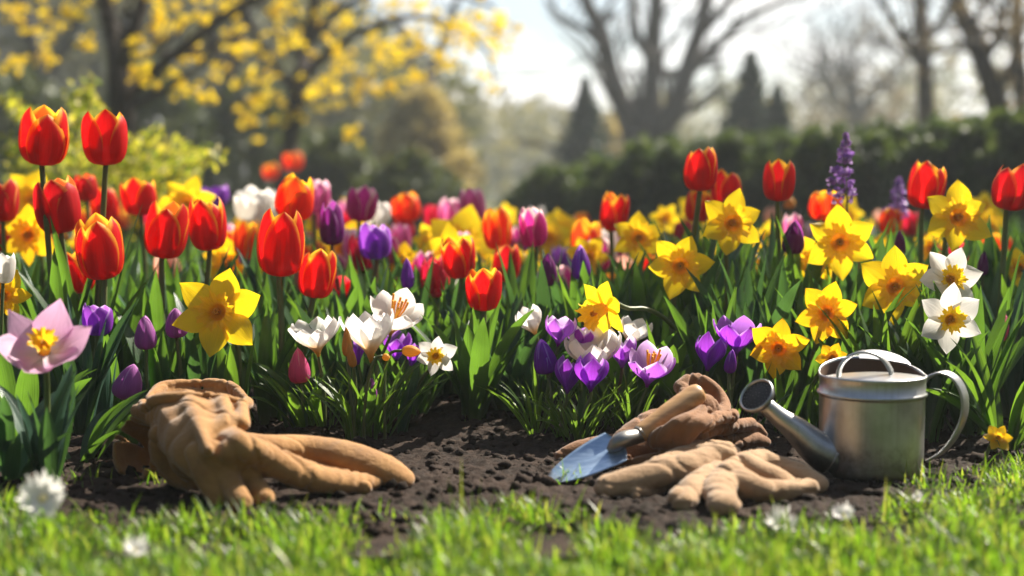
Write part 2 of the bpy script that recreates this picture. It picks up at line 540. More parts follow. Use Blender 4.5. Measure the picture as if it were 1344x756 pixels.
M['ferrule'] = t.surf(t.mix(t.noise(50, 3), (0.22, 0.21, 0.20), (0.34, 0.33, 0.31)), 0.4, metallic=0.9)
t = NT('handle_wood')
wv = t.noise(1.0, 5, 0.6, vec=t.vec(t.n('TexCoord').outputs['Object'], (8, 90, 90)))
M['wood'] = t.surf(t.mix(t.smooth(wv, 0.3, 0.72), (0.34, 0.175, 0.065), (0.56, 0.33, 0.14)), 0.42, normal=t.bump(wv, 0.2, 0.002))
t = NT('spike_floret')
u, v = t.uv()
M['floret'] = t.surf(t.ramp(u, [(0, (0.24, 0.10, 0.40)), (0.6, (0.44, 0.24, 0.62)), (1, (0.66, 0.48, 0.76))]), 0.5, trans=0.35)
t = NT('stone')
M['stone'] = t.surf(t.mix(t.noise(25, 5), (0.10, 0.07, 0.055), (0.20, 0.15, 0.12)), 0.85)

# ------------------------------------------------------------------ ground
def wave_noise(x, y, z=0.0):
    return mnoise.noise(Vector((x, y, z)))


def soil_z(x, y):
    """height of the soil bed"""
    edge = min(1.0, max(0.0, (y - 1.88) / 0.14))
    e2 = min(1.0, max(0.0, (y - 2.5) / 0.45))
    near = 0.35 + 0.65 * e2
    d = math.hypot(x - 0.599, y - 2.35)
    keep = min(1.0, max(0.0, (d - 0.085) / 0.07))
    return edge * keep * (0.002 + 0.024 * e2 + near * (0.010 * wave_noise(x * 6, y * 6, 1.7) + 0.007 * wave_noise(x * 17, y * 17, 4.2)))


xs = np.concatenate([[-500, -60, -12, -5], np.linspace(-3, 3, 9), [5, 12, 60, 500]])
ys = np.concatenate([[-30, -3, 0.5], np.linspace(1.3, 12, 9), [16, 25, 60, 200, 900]])
g = MB()
for y in ys:
    for x in xs:
        hill = 0.0
        g.v.append((x, y, -0.012 + hill)); g.uv.append((x, y))
nx = len(xs)
for j in range(len(ys) - 1):
    for i in range(nx - 1):
        g.f.append((j * nx + i, j * nx + i + 1, (j + 1) * nx + i + 1, (j + 1) * nx + i))
tag(g.build('ground', M['lawn']), kind='structure')

# soil bed: a fine sheet in front, coarser behind
def soil_sheet():
    xs = np.linspace(-1.32, 1.32, 560)
    ya = np.linspace(1.80, 3.0, 240)
    yb = np.linspace(3.0, 6.9, 60)[1:]
    ys = np.concatenate([ya, yb])
    V = []
    for y in ys:
        sx = 1.0 if y < 3 else 1.0 + (y - 3) * 0.50
        for x in xs:
            X = x * sx
            z = soil_z(X, y)
            if y < 3.1:
                q = Vector((X, y, 0.0))
                n1 = mnoise.noise(q * 34); n2 = mnoise.noise(q * 78 + Vector((7, 3, 1))); n3 = abs(mnoise.noise(q * 150 + Vector((2, 9, 4))))
                k = min(1.0, max(0.0, (y - 1.84) / 0.1)) * min(1.0, max(0.1, (math.hypot(X - 0.599, y - 2.35) - 0.085) / 0.03))
                z += k * (0.0062 * max(-0.6, n1) + 0.0050 * n2 + 0.0050 * n3)
            V.append((X, y, z))
    n = len(xs)
    i, j = np.meshgrid(np.arange(n - 1), np.arange(len(ys) - 1))
    a = (j * n + i).ravel()
    F = np.stack([a, a + 1, a + n + 1, a + n], 1)
    V = np.array(V)
    o = np_mesh('soil', V, F, V[:, :2], M['soil'])
    return tag(o, kind='structure')


soil_sheet()

# loose crumbs of earth
def crumbs(n):
    base = np.array([(1, 1, 1), (-1, -1, 1), (-1, 1, -1), (1, -1, -1), (1.6, 0, 0), (-1.6, 0, 0), (0, 1.6, 0), (0, -1.6, 0), (0, 0, 1.5), (0, 0, -1.5)], float)
    ph = (1 + 5 ** .5) / 2
    ico = np.array([(-1, ph, 0), (1, ph, 0), (-1, -ph, 0), (1, -ph, 0), (0, -1, ph), (0, 1, ph), (0, -1, -ph), (0, 1, -ph), (ph, 0, -1), (ph, 0, 1), (-ph, 0, -1), (-ph, 0, 1)]) / 1.9
    fc = np.array([(0, 11, 5), (0, 5, 1), (0, 1, 7), (0, 7, 10), (0, 10, 11), (1, 5, 9), (5, 11, 4), (11, 10, 2), (10, 7, 6), (7, 1, 8), (3, 9, 4), (3, 4, 2), (3, 2, 6), (3, 6, 8), (3, 8, 9), (4, 9, 5), (2, 4, 11), (6, 2, 10), (8, 6, 7), (9, 8, 1)])
    V, F = [], []
    for k in range(n):
        y = 1.92 + (nrs.rand() ** 1.3) * 1.15
        x = (nrs.rand() - 0.5) * 2.0 * (0.40 * y)
        r = 0.0011 + 0.0115 * nrs.rand() ** 7
        p = ico * (1 + 0.75 * (nrs.rand(12, 1) - 0.5)) * r * np.array([1, 1, 0.75])
        p = p * (0.8 + 0.5 * nrs.rand(3))
        a = nrs.rand() * 6.28
        Rm = np.array([[math.cos(a), -math.sin(a), 0], [math.sin(a), math.cos(a), 0], [0, 0, 1]])
        p = p @ Rm + np.array([x, y, soil_z(x, y) + r * 0.35])
        F.append(fc + len(V) * 12); V.append(p)
    V = np.concatenate(V); F = np.concatenate(F)
    return tag(np_mesh('soil_crumbs', V, F, V[:, :2], M['soil']), kind='stuff')


crumbs(9000)

# ------------------------------------------------------------------ leaf blades
def blade_pts(rng, base, az, length, lean, bend, width, twist=0.0, fold=0.35, n=10, m=4, tipw=0.55, basew=0.55):
    """vertices of one strap leaf growing from base; returns V (list), rows, cols"""
    d = Vector((math.cos(az), math.sin(az), 0))
    p = Vector(base)
    ang = lean
    V = []
    seg = length / n
    for j in range(n + 1):
        v = j / n
        T = d * math.sin(ang) + Vector((0, 0, math.cos(ang)))
        N = d * math.cos(ang) - Vector((0, 0, math.sin(ang)))      # faces outward/down
        S = Vector((-d.y, d.x, 0))
        tw = twist * v
        S2 = S * math.cos(tw) + N * math.sin(tw)
        N2 = N * math.cos(tw) - S * math.sin(tw)
        wv = width * (basew + (1 - basew) * min(1, v / 0.35)) * (1 - max(0, (v - tipw) / (1 - tipw)) ** 1.9)
        wv = max(wv, width * 0.02)
        for i in range(m + 1):
            u = i / m * 2 - 1
            V.append(p + S2 * (u * wv) - N2 * (fold * wv * (u * u - 0.3)))
        p = p + T * seg
        ang += bend / n * (0.4 + 1.2 * v)
    return V


def leaf_mesh(name, mat, parent, rng, base, az, length, lean, bend, width, twist=0.0, fold=0.35, n=10, m=4, thick=True):
    b = MB()
    V = blade_pts(rng, base, az, length, lean, bend, width, twist, fold, n, m)
    b.v = [tuple(p) for p in V]
    b.uv = [(i / m, j / n) for j in range(n + 1) for i in range(m + 1)]
    for j in range(n):
        for i in range(m):
            a = j * (m + 1) + i
            b.f.append((a, a + 1, a + m + 2, a + m + 1))
    return b.build(name, mat, parent)


def blade_field(name, spots, mat, n=7, m=2):
    """many strap leaves as one body of ground cover; spots: (x,y,z,az,len,lean,bend,width,twist)"""
    V, F, UV = [], [], []
    for k, (x, y, z, az, ln, le, be, wd, tw) in enumerate(spots):
        V += [tuple(p) for p in blade_pts(None, (x, y, z), az, ln, le, be, wd, tw, 0.35, n, m)]
        UV += [(i / m, j / n) for j in range(n + 1) for i in range(m + 1)]
        b = k * (n + 1) * (m + 1)
        for j in range(n):
            for i in range(m):
                a = b + j * (m + 1) + i
                F.append((a, a + 1, a + m + 2, a + m + 1))
    return tag(np_mesh(name, np.array(V), np.array(F), np.array(UV), mat), kind='stuff')


def px_of(x, y):
    return W0 / 2 + x / y * FPX


spots = {'leaf': [], 'leafblue': [], 'leaflight': []}
for k in range(4300):
    y = 3.0 + 3.7 * rnd.random() ** 1.25
    x = (rnd.random() - 0.5) * 2 * (0.42 * y)
    ln = (0.17 + 0.17 * rnd.random()) * (1.0 if y > 3.3 else 1.05)
    if px_of(x, y) > 880: ln *= 1.18
    key = rnd.choices(['leaf', 'leafblue', 'leaflight'], [5, 5, 1.5])[0]
    spots[key].append((x, y, soil_z(x, y) - 0.01, rnd.random() * 6.283, ln, rnd.uniform(0.02, 0.35), rnd.uniform(0.0, 0.7), rnd.uniform(0.008, 0.021), rnd.uniform(-1.0, 1.0)))
for k, sname in (('leaf', 'green'), ('leafblue', 'blue'), ('leaflight', 'light')):
    blade_field('foliage', spots[k], M[k])

# ------------------------------------------------------------------ flowers
TULIP_R = [(0, .10), (.06, .42), (.15, .72), (.28, .92), (.45, 1.0), (.65, .97), (.85, .84), (1, .62)]
TULIP_Z = [(0, 0), (.06, .015), (.15, .07), (.28, .20), (.45, .40), (.65, .635), (.85, .865), (1, 1.0)]
TULIP_W = [(0, .12), (.08, .42), (.25, .74), (.45, .90), (.65, .80), (.8, .57), (.9, .33), (.97, .12), (1, .01)]
BUD_R = [(0, .15), (.08, .55), (.2, .88), (.35, 1.0), (.55, .90), (.75, .64), (.9, .34), (1, .06)]
CROC_R = [(0, .07), (.12, .15), (.25, .34), (.4, .66), (.55, .92), (.7, 1.0), (.85, .95), (1, .78)]
CROC_Z = [(0, 0), (.12, .12), (.25, .25), (.4, .40), (.55, .555), (.7, .71), (.85, .86), (1, 1.0)]
CROC_W = [(0, .06), (.15, .16), (.3, .38), (.5, .66), (.65, .68), (.8, .47), (.92, .20), (1, .01)]
STAR_R = [(0, .06), (.1, .14), (.3, .38), (.5, .62), (.75, .86), (1, 1.0)]
STAR_Z = [(0, 0), (.1, .18), (.3, .52), (.5, .78), (.75, .95), (1, 1.0)]
STAR_W = [(0, .05), (.15, .12), (.35, .30), (.6, .36), (.8, .26), (.93, .11), (1, .01)]


def cup_petals(h, Rr, kind, opening, rng, npet=6):
    """list of MB, one per petal, axis +Z with the base at the origin"""
    RT, ZT, WT = {'tulip': (TULIP_R, TULIP_Z, TULIP_W), 'bud': (BUD_R, TULIP_Z, TULIP_W), 'crocus': (CROC_R, CROC_Z, CROC_W),
                  'star': (STAR_R, STAR_Z, STAR_W)}[kind]
    ph = rng.random() * 6.28
    out = []
    for k in range(npet):
        outer = k % 2 == 0
        a0 = ph + k * 2 * math.pi / npet + rng.uniform(-.08, .08)
        rs = (1.0 if outer else 0.92)
        hs = (1.0 if outer else 1.03) * rng.uniform(0.88, 1.05)
        flare = opening * rng.uniform(0.55, 1.25) + (0.03 if outer else 0)
        if kind == 'bud': flare *= 0.15
        skew = rng.uniform(-.12, .12)
        wob = rng.uniform(0, 6)
        ws = rng.uniform(.92, 1.06) * (6 / npet) ** 0.5

        def fn(u, v, a0=a0, rs=rs, hs=hs, flare=flare, skew=skew, wob=wob, ws=ws, outer=outer):
            q = u * 2 - 1
            r = interp(RT, v) * rs
            rr = r + flare * (max(0, v - .25) / .75) ** 1.8
            wd = interp(WT, v) * ws
            th = a0 + q * min(wd / max(rr, .08), 1.25 if kind != 'star' else 0.9) + skew * v * v * 0.5
            cup = -0.05 * q * q if outer else 0.0
            edge = 0.035 * math.sin(wob + v * 9) * q * abs(q) * v
            rr2 = rr * (1 + cup + edge) - 0.035 * math.exp(-(q / .16) ** 2) * math.sin(math.pi * min(1, v * 1.1))
            z = interp(ZT, v) * hs - flare * 0.22 * v ** 3
            return (rr2 * Rr * math.cos(th), rr2 * Rr * math.sin(th), z * h)
        out.append(MB().grid(fn, 8, 13))
    return out


def orient(fwd, roll=0.0):
    """rotation taking +Z to fwd"""
    q = Vector(fwd).normalized().to_track_quat('Z', 'Y')
    return q.to_matrix().to_4x4() @ Matrix.Rotation(roll, 4, 'Z')


LAND = []      # (px, py, short name) of the flowers one can find by name
USED = set()


def add_leaves(root, rng, n, length, mat, width=0.016, lean=(0.05, 0.35), bend=(0.1, 0.8), spread=0.02, az=None, z0=-0.01):
    for k in range(n):
        a = (az[k % len(az)] if az else rng.random() * 6.283) + rng.uniform(-.3, .3)
        L = length * rng.uniform(0.75, 1.12)
        leaf_mesh('leaf', mat, root, rng, (math.cos(a) * spread * rng.random(), math.sin(a) * spread * rng.random(), z0), a, L,
                  rng.uniform(*lean), rng.uniform(*bend), width * rng.uniform(.75, 1.2), rng.uniform(-.9, .9), rng.uniform(.2, .5))


def cup_flower(name, label, cat, px, ytop, ybot, wpx, col, Y, kind='tulip', opening=0.0, tilt=(0, 0), group=None, leaves=3, leaf_len=None,
               base_px=None, leaf_key=None, seed=0, single=False, stem_key='stem', npet=6, stamens=False, lw=0.017, stem_r=None, base_dy=0.0, thinleaf=False):
    rng = random.Random(seed * 7919 + int(px * 13 + ytop * 7))
    head = P(px, ybot, Y)
    if col in ('croc', 'croclight'):
        wpx *= 1.18; ytop -= 3
    h = U(ybot - ytop, Y) * 1.02
    Rr = U(wpx, Y) * 1.10 / 2 / (1.0 + 0.75 * max(0, opening) if kind != 'star' else 1.0)
    bx = (base_px - W0 / 2) / FPX * Y if base_px is not None else head.x * 1.0 + rng.uniform(-.03, .03)
    by = Y + base_dy + rng.uniform(-.02, .02)
    base = Vector((bx, by, soil_z(bx, by) - 0.004))
    root = empty(name, base, label, cat, group)
    hl = head - base
    if kind == 'tulip':
        opening += rng.uniform(-.02, .15)
    tilt = (tilt[0] + rng.uniform(-8, 8), tilt[1] + rng.uniform(-2, 8))
    axis = Vector((math.sin(R(tilt[0])), -math.sin(R(tilt[1])), 1)).normalized()
    MX = Matrix.Translation(hl) @ orient(axis, 0)
    pets = cup_petals(h, Rr, kind, opening, rng, npet)
    if single:
        b = MB()
        for q in pets:
            o = len(b.v)
            b.v += q.v; b.uv += q.uv; b.f += [tuple(i + o for i in f) for f in q.f]
        b.xform(MX).build('bloom', M[col], root)
    else:
        for q in pets:
            q.xform(MX).build('petal', M[col], root)
    sr = stem_r or max(0.0032, min(0.0058, Rr * 0.16))
    mid = hl * 0.55 + Vector((rng.uniform(-.012, .012) - 0.01 * axis.x * 3, rng.uniform(-.01, .01), 0))
    pts = curve([Vector((0, 0, -0.01)), mid, hl - axis * h * 0.12, hl + axis * h * (0.03 if kind != 'crocus' else 0.12)], 12)
    MB().tube(pts, [sr * 1.15 - 0.25 * sr * i / 12 for i in range(13)], 8).build('stem', M[stem_key], root)
    if stamens:
        b = MB()
        for k in range(9):
            a = k * 2.4; rr = Rr * 0.13 * (k ** .5)
            b.tube([MX @ Vector((0, 0, h * .3)), MX @ Vector((rr * math.cos(a), rr * math.sin(a), h * .7)), MX @ Vector((rr * 1.3 * math.cos(a), rr * 1.3 * math.sin(a), h * rng.uniform(.85, 1.0)))], [Rr * .02, Rr * .04, Rr * .055], 6)
        b.build('stamens', M['stamen'], root)
    if leaves:
        ll = leaf_len or max(0.14, min(0.42, hl.z * rng.uniform(.75, 1.0)))
        key = leaf_key or rng.choice(['leaf', 'leafblue', 'leaf'])
        if thinleaf:
            add_leaves(root, rng, leaves, ll, M[key], lw, (0.05, 0.6), (0.2, 1.3), 0.025)
        else:
            add_leaves(root, rng, leaves, ll, M[key], lw)
    USED.add(label)
    return root


def daffodil(label, px, py, wpx, Y, face=(0, 0), col='daff', group=None, leaves=3, roll=None, seed=0, name='daffodil', cat='daffodil', single=False,
             stem_px=None, base_px=None, corona=0.40, cor_len=0.27, leaf_len=None, lw=0.011, reflex=0.0, neck=None, wide=1.0):
    """face: yaw (deg, + turns to the right of the picture), pitch (deg, + looks up)"""
    rng = random.Random(seed * 104729 + int(px * 17 + py * 5))
    c = P(px, py, Y)
    Rr = U(wpx, Y) / 2
    bx = (base_px - W0 / 2) / FPX * Y if base_px is not None else c.x + rng.uniform(-.03, .03)
    by = Y + 0.04
    base = Vector((bx, by, soil_z(bx, by) - 0.004))
    root = empty(name, base, label, cat, group)
    hl = c - base
    ya, pi_ = R(face[0]), R(face[1])
    f = Vector((math.sin(ya) * math.cos(pi_), -math.cos(ya) * math.cos(pi_), math.sin(pi_)))
    MX = Matrix.Translation(hl) @ orient(f, R(roll) if roll is not None else rng.random() * 6.28)
    pets = []
    for k in range(6):
        a0 = k * math.pi / 3 + rng.uniform(-.10, .10)
        L = Rr * rng.uniform(.92, 1.08)
        wd = L * rng.uniform(.29, .37) * wide
        zoff = (0.0 if k % 2 else -0.05) * Rr
        curl = rng.uniform(-.10, .22) - reflex
        fold = rng.uniform(-.25, .45)
        tw = rng.uniform(-.35, .35)

        def fn(u, v, a0=a0, L=L, wd=wd, zoff=zoff, curl=curl, fold=fold, tw=tw, ph=rng.uniform(0, 6)):
            q = u * 2 - 1
            wv = wd * interp([(0, .30), (.15, .55), (.38, .97), (.5, 1.0), (.68, .80), (.85, .42), (.95, .13), (1, .0)], v)
            x = L * (0.06 + 0.94 * v)
            y = q * wv
            z = zoff + curl * L * v * v + fold * wv * (q * q - .35) + tw * v * y + 0.022 * L * math.sin(ph + v * 8 + q * 2) * abs(q)
            ca, sa = math.cos(a0), math.sin(a0)
            return (x * ca - y * sa, x * sa + y * ca, z)
        pets.append(MB().grid(fn, 8, 11))
    cm = MB()
    rc = Rr * corona; lc = Rr * cor_len; k1 = rng.uniform(0, 6)

    def cfn(u, v):
        th = u * 2 * math.pi
        prof = interp([(0, .05), (.08, .48), (.25, .60), (.55, .74), (.8, .92), (1, 1.22)], v)
        rip = 1 + (0.15 * math.sin(th * 9 + k1 + 1.3 * math.sin(th * 2 + k1)) + 0.10 * math.sin(th * 23 + 2 * k1)) * max(0, v - .35) / .65
        r = rc * prof * rip
        z = lc * (interp([(0, .0), (.08, .02), (.3, .35), (.7, .80), (1, 1.0)], v)) + 0.10 * lc * math.sin(th * 9 + k1 + 1.2) * max(0, v - .6) / .4
        return (r * math.cos(th), r * math.sin(th), z + 0.01 * Rr)
    cm.grid(cfn, 84, 10, wrap=True)
    sm = MB()
    for k in range(6):
        a = k * 1.05; r0 = rc * .12
        sm.tube([(r0 * math.cos(a), r0 * math.sin(a), 0), (r0 * 1.5 * math.cos(a), r0 * 1.5 * math.sin(a), lc * .55), (r0 * 1.3 * math.cos(a), r0 * 1.3 * math.sin(a), lc * .8)], [rc * .04, rc * .05, rc * .09], 5)
    if single:
        b = MB()
        for q in pets:
            o = len(b.v); b.v += q.v; b.uv += q.uv; b.f += [tuple(i + o for i in fc) for fc in q.f]
        b.xform(MX).build('bloom', M[col], root)
    else:
        for q in pets: q.xform(MX).build('petal', M[col], root)
    cor = cm.xform(MX).build('corona', M['corona'], root)
    if not single: sm.xform(MX).build('stamens', M['stamen'], cor)
    # neck and stem
    sr = max(0.0032, min(0.005, Rr * .075))
    back = hl - f * Rr * 0.45
    if neck:
        mids = [P(x, y, yy) - base for x, y, yy in neck]
        ctl = [Vector((0, 0, -.01))] + mids + [back, hl]
    else:
        top = back + Vector((0, 0, 0)) - f * 0.012 + Vector((0, 0, -0.012))
        ctl = [Vector((0, 0, -.01)), Vector((top.x * .6 + rng.uniform(-.015, .015), top.y * .6 + 0.02, hl.z * .6)), top, back + f * Rr * .12, hl]
    pts = curve(ctl, 18)
    MB().tube(pts, [sr] * 14 + [sr * 1.1, sr * 1.5, sr * 1.8, sr * 1.6, sr * 2.0], 8).build('stem', M['stem'], root)
    if leaves:
        add_leaves(root, rng, leaves, leaf_len or max(.16, min(.36, hl.z * rng.uniform(.85, 1.05))), M[rng.choice(['leaf', 'leafblue', 'leaflight'])], lw, (0.03, 0.3), (0.0, 0.7))
    USED.add(label)
    return root


# --- red and yellow tulips: px, top, bottom, width, colour, distance, opening, tilt, leaves, label
GT = 'tulips growing in the flower bed'
T = [
 (56, 138, 217, 62, 'red', 2.86, .10, (2, 0), 4, 'tallest red tulip with yellow tips, high above the left end of the bed', dict(base_px=74)),
 (138, 144, 217, 62, 'red', 2.88, .26, (5, 5), 4, 'tall red and yellow tulip with a flared petal, second highest in the bed', dict(base_px=112)),
 (80, 231, 306, 54, 'deepred', 2.9, -.02, (2, 0), 3, 'dark red closed tulip directly under the tallest tulip', dict(base_px=84)),
 (136, 285, 367, 58, 'red', 2.78, .05, (0, 0), 4, 'plump red tulip with yellow edges, below the dark red closed one', {}),
 (185, 232, 283, 47, 'red', 3.5, .22, (0, 0), 3, 'open red tulip with pointed petals beside the yellow-green shrub', {}),
 (213, 267, 339, 57, 'red', 2.95, .16, (4, 2), 4, 'wide red tulip with pink flush, between two rounder red tulips at left', dict(base_px=203)),
 (274, 261, 329, 46, 'red', 3.05, -.02, (0, 0), 3, 'neat egg-shaped red tulip above the large yellow daffodil', {}),
 (140, 246, 291, 34, 'red', 3.9, -.05, (0, 0), 2, 'soft red tulip bud behind the plump red one, left of the open pointed tulip', {}),
 (103, 332, 385, 44, 'red', 3.0, .02, (-3, 0), 3, 'short red tulip with a yellow shoulder, tucked low behind the plump one', {}),
 (4, 236, 291, 36, 'deepred', 3.3, -.04, (2, 0), 3, 'dark red tulip cut by the left picture edge, at shrub height', {}),
 (8, 290, 332, 34, 'deepred', 3.9, .0, (0, 0), 2, 'dim red tulip low at the left picture edge, behind golden daffodils', {}),
 (323, 287, 340, 33, 'orange', 3.6, .02, (0, 0), 3, 'orange tulip just left of the biggest red tulip', {}),
 (367, 278, 362, 60, 'red', 2.8, .06, (2, 0), 5, 'biggest red tulip with broad yellow tips, in front of the orange one', dict(base_px=362)),
 (411, 328, 391, 46, 'red', 2.85, .04, (4, 0), 4, 'red tulip on a leaning stem, lower right of the biggest red tulip', dict(base_px=385)),
 (383, 233, 288, 48, 'orange', 3.25, -.03, (5, 0), 3, 'orange-red closed tulip standing behind the biggest red tulip', {}),
 (446, 362, 400, 36, 'crimson', 3.3, .06, (12, 30), 2, 'drooping dark red tulip above the white crocus cup', {}),
 (533, 254, 291, 36, 'orange', 4.5, -.02, (0, 0), 2, 'blurred orange-red tulip above the bright yellow far daffodil', {}),
 (531, 284, 317, 26, 'crimson', 4.5, -.04, (0, 0), 2, 'blurred rosy red bud beside the bright yellow far daffodil', {}),
 (573, 339, 390, 36, 'crimson', 3.2, -.03, (0, 0), 3, 'crimson closed tulip left of the pair of central red tulips', {}),
 (605, 311, 365, 43, 'red', 3.05, .10, (0, 0), 4, 'upper red tulip of the central clump, with a split petal', {}),
 (635, 348, 407, 46, 'red', 2.82, .12, (3, 4), 5, 'lowest red tulip of the central clump, its orange inside showing', dict(base_px=626)),
 (653, 274, 328, 36, 'orange', 3.5, .0, (2, 0), 3, 'orange-red tulip rising above the central clump', {}),
 (664, 322, 370, 34, 'deepred', 3.35, .04, (0, 0), 2, 'red tulip half hidden behind the central clump', {}),
 (803, 255, 303, 34, 'red', 3.6, .0, (2, 0), 3, 'red tulip left of the top yellow daffodil near mid bed', {}),
 (766, 289, 340, 40, 'orange', 3.8, .16, (0, 0), 3, 'open orange tulip with frayed tips above two purple buds', {}),
 (918, 196, 251, 41, 'red', 3.1, -.02, (-3, 0), 3, 'tall red tulip with yellow base, highest of the trio at mid right', {}),
 (953, 226, 270, 38, 'red', 3.5, .02, (6, 0), 2, 'red tulip peeking over the daffodil, behind the tall trio leader', {}),
 (915, 250, 291, 34, 'orange', 3.6, .0, (0, 0), 2, 'striped orange-red tulip right under the tall trio leader', {}),
 (1021, 211, 264, 38, 'red', 3.1, -.01, (0, 0), 4, 'slim red tulip on a long bare stem, alone against the dark hedge', {}),
 (1080, 251, 290, 40, 'orange', 3.5, .02, (0, 0), 3, 'orange-red tulip at the foot of the purple flower spike', {}),
 (1211, 213, 274, 46, 'red', 3.15, .06, (3, 0), 3, 'red tulip behind the uppermost right-hand daffodil', {}),
 (1322, 214, 276, 47, 'deepred', 2.95, .0, (3, 0), 4, 'deep red tulip on a bare stem at the right picture edge', dict(base_px=1298)),
 (1170, 274, 308, 28, 'orange', 3.9, .0, (0, 0), 2, 'round orange-red tulip below the paler purple spike', {}),
 (1196, 278, 310, 22, 'crimson', 4.2, .0, (0, 0), 1, 'small red tulip squeezed right of the round orange-red one', {}),
 (1250, 318, 360, 40, 'crimson', 3.5, .0, (0, 0), 2, 'crimson tulip under the uppermost right-hand daffodil', {}),
 (1310, 306, 345, 38, 'orange', 4.0, .12, (0, 0), 2, 'blurred orange tulip behind the bare stem at the right edge', {}),
 (847, 326, 354, 28, 'crimson', 4.2, .0, (0, 0), 1, 'blurred crimson tulip between two mid-bed daffodils', {}),
 (1133, 342, 366, 22, 'crimson', 3.8, .0, (0, 0), 1, 'tiny red tulip left of the low right yellow daffodil', {}),
 (114, 228, 264, 28, 'deepred', 3.6, .0, (0, 0), 2, 'pale red tulip peeking out behind the dark red closed one', {}),
 (786, 312, 342, 22, 'deepred', 4.2, .0, (0, 0), 1, 'small blurred red tulip right of the open orange one', {}),
]
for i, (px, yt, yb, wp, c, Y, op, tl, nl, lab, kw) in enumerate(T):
    cup_flower('tulip', lab, 'tulip', px, yt, yb, wp, c, Y, 'tulip', op, tl, GT, nl, seed=i, single=(yb - yt) < 42, **kw)

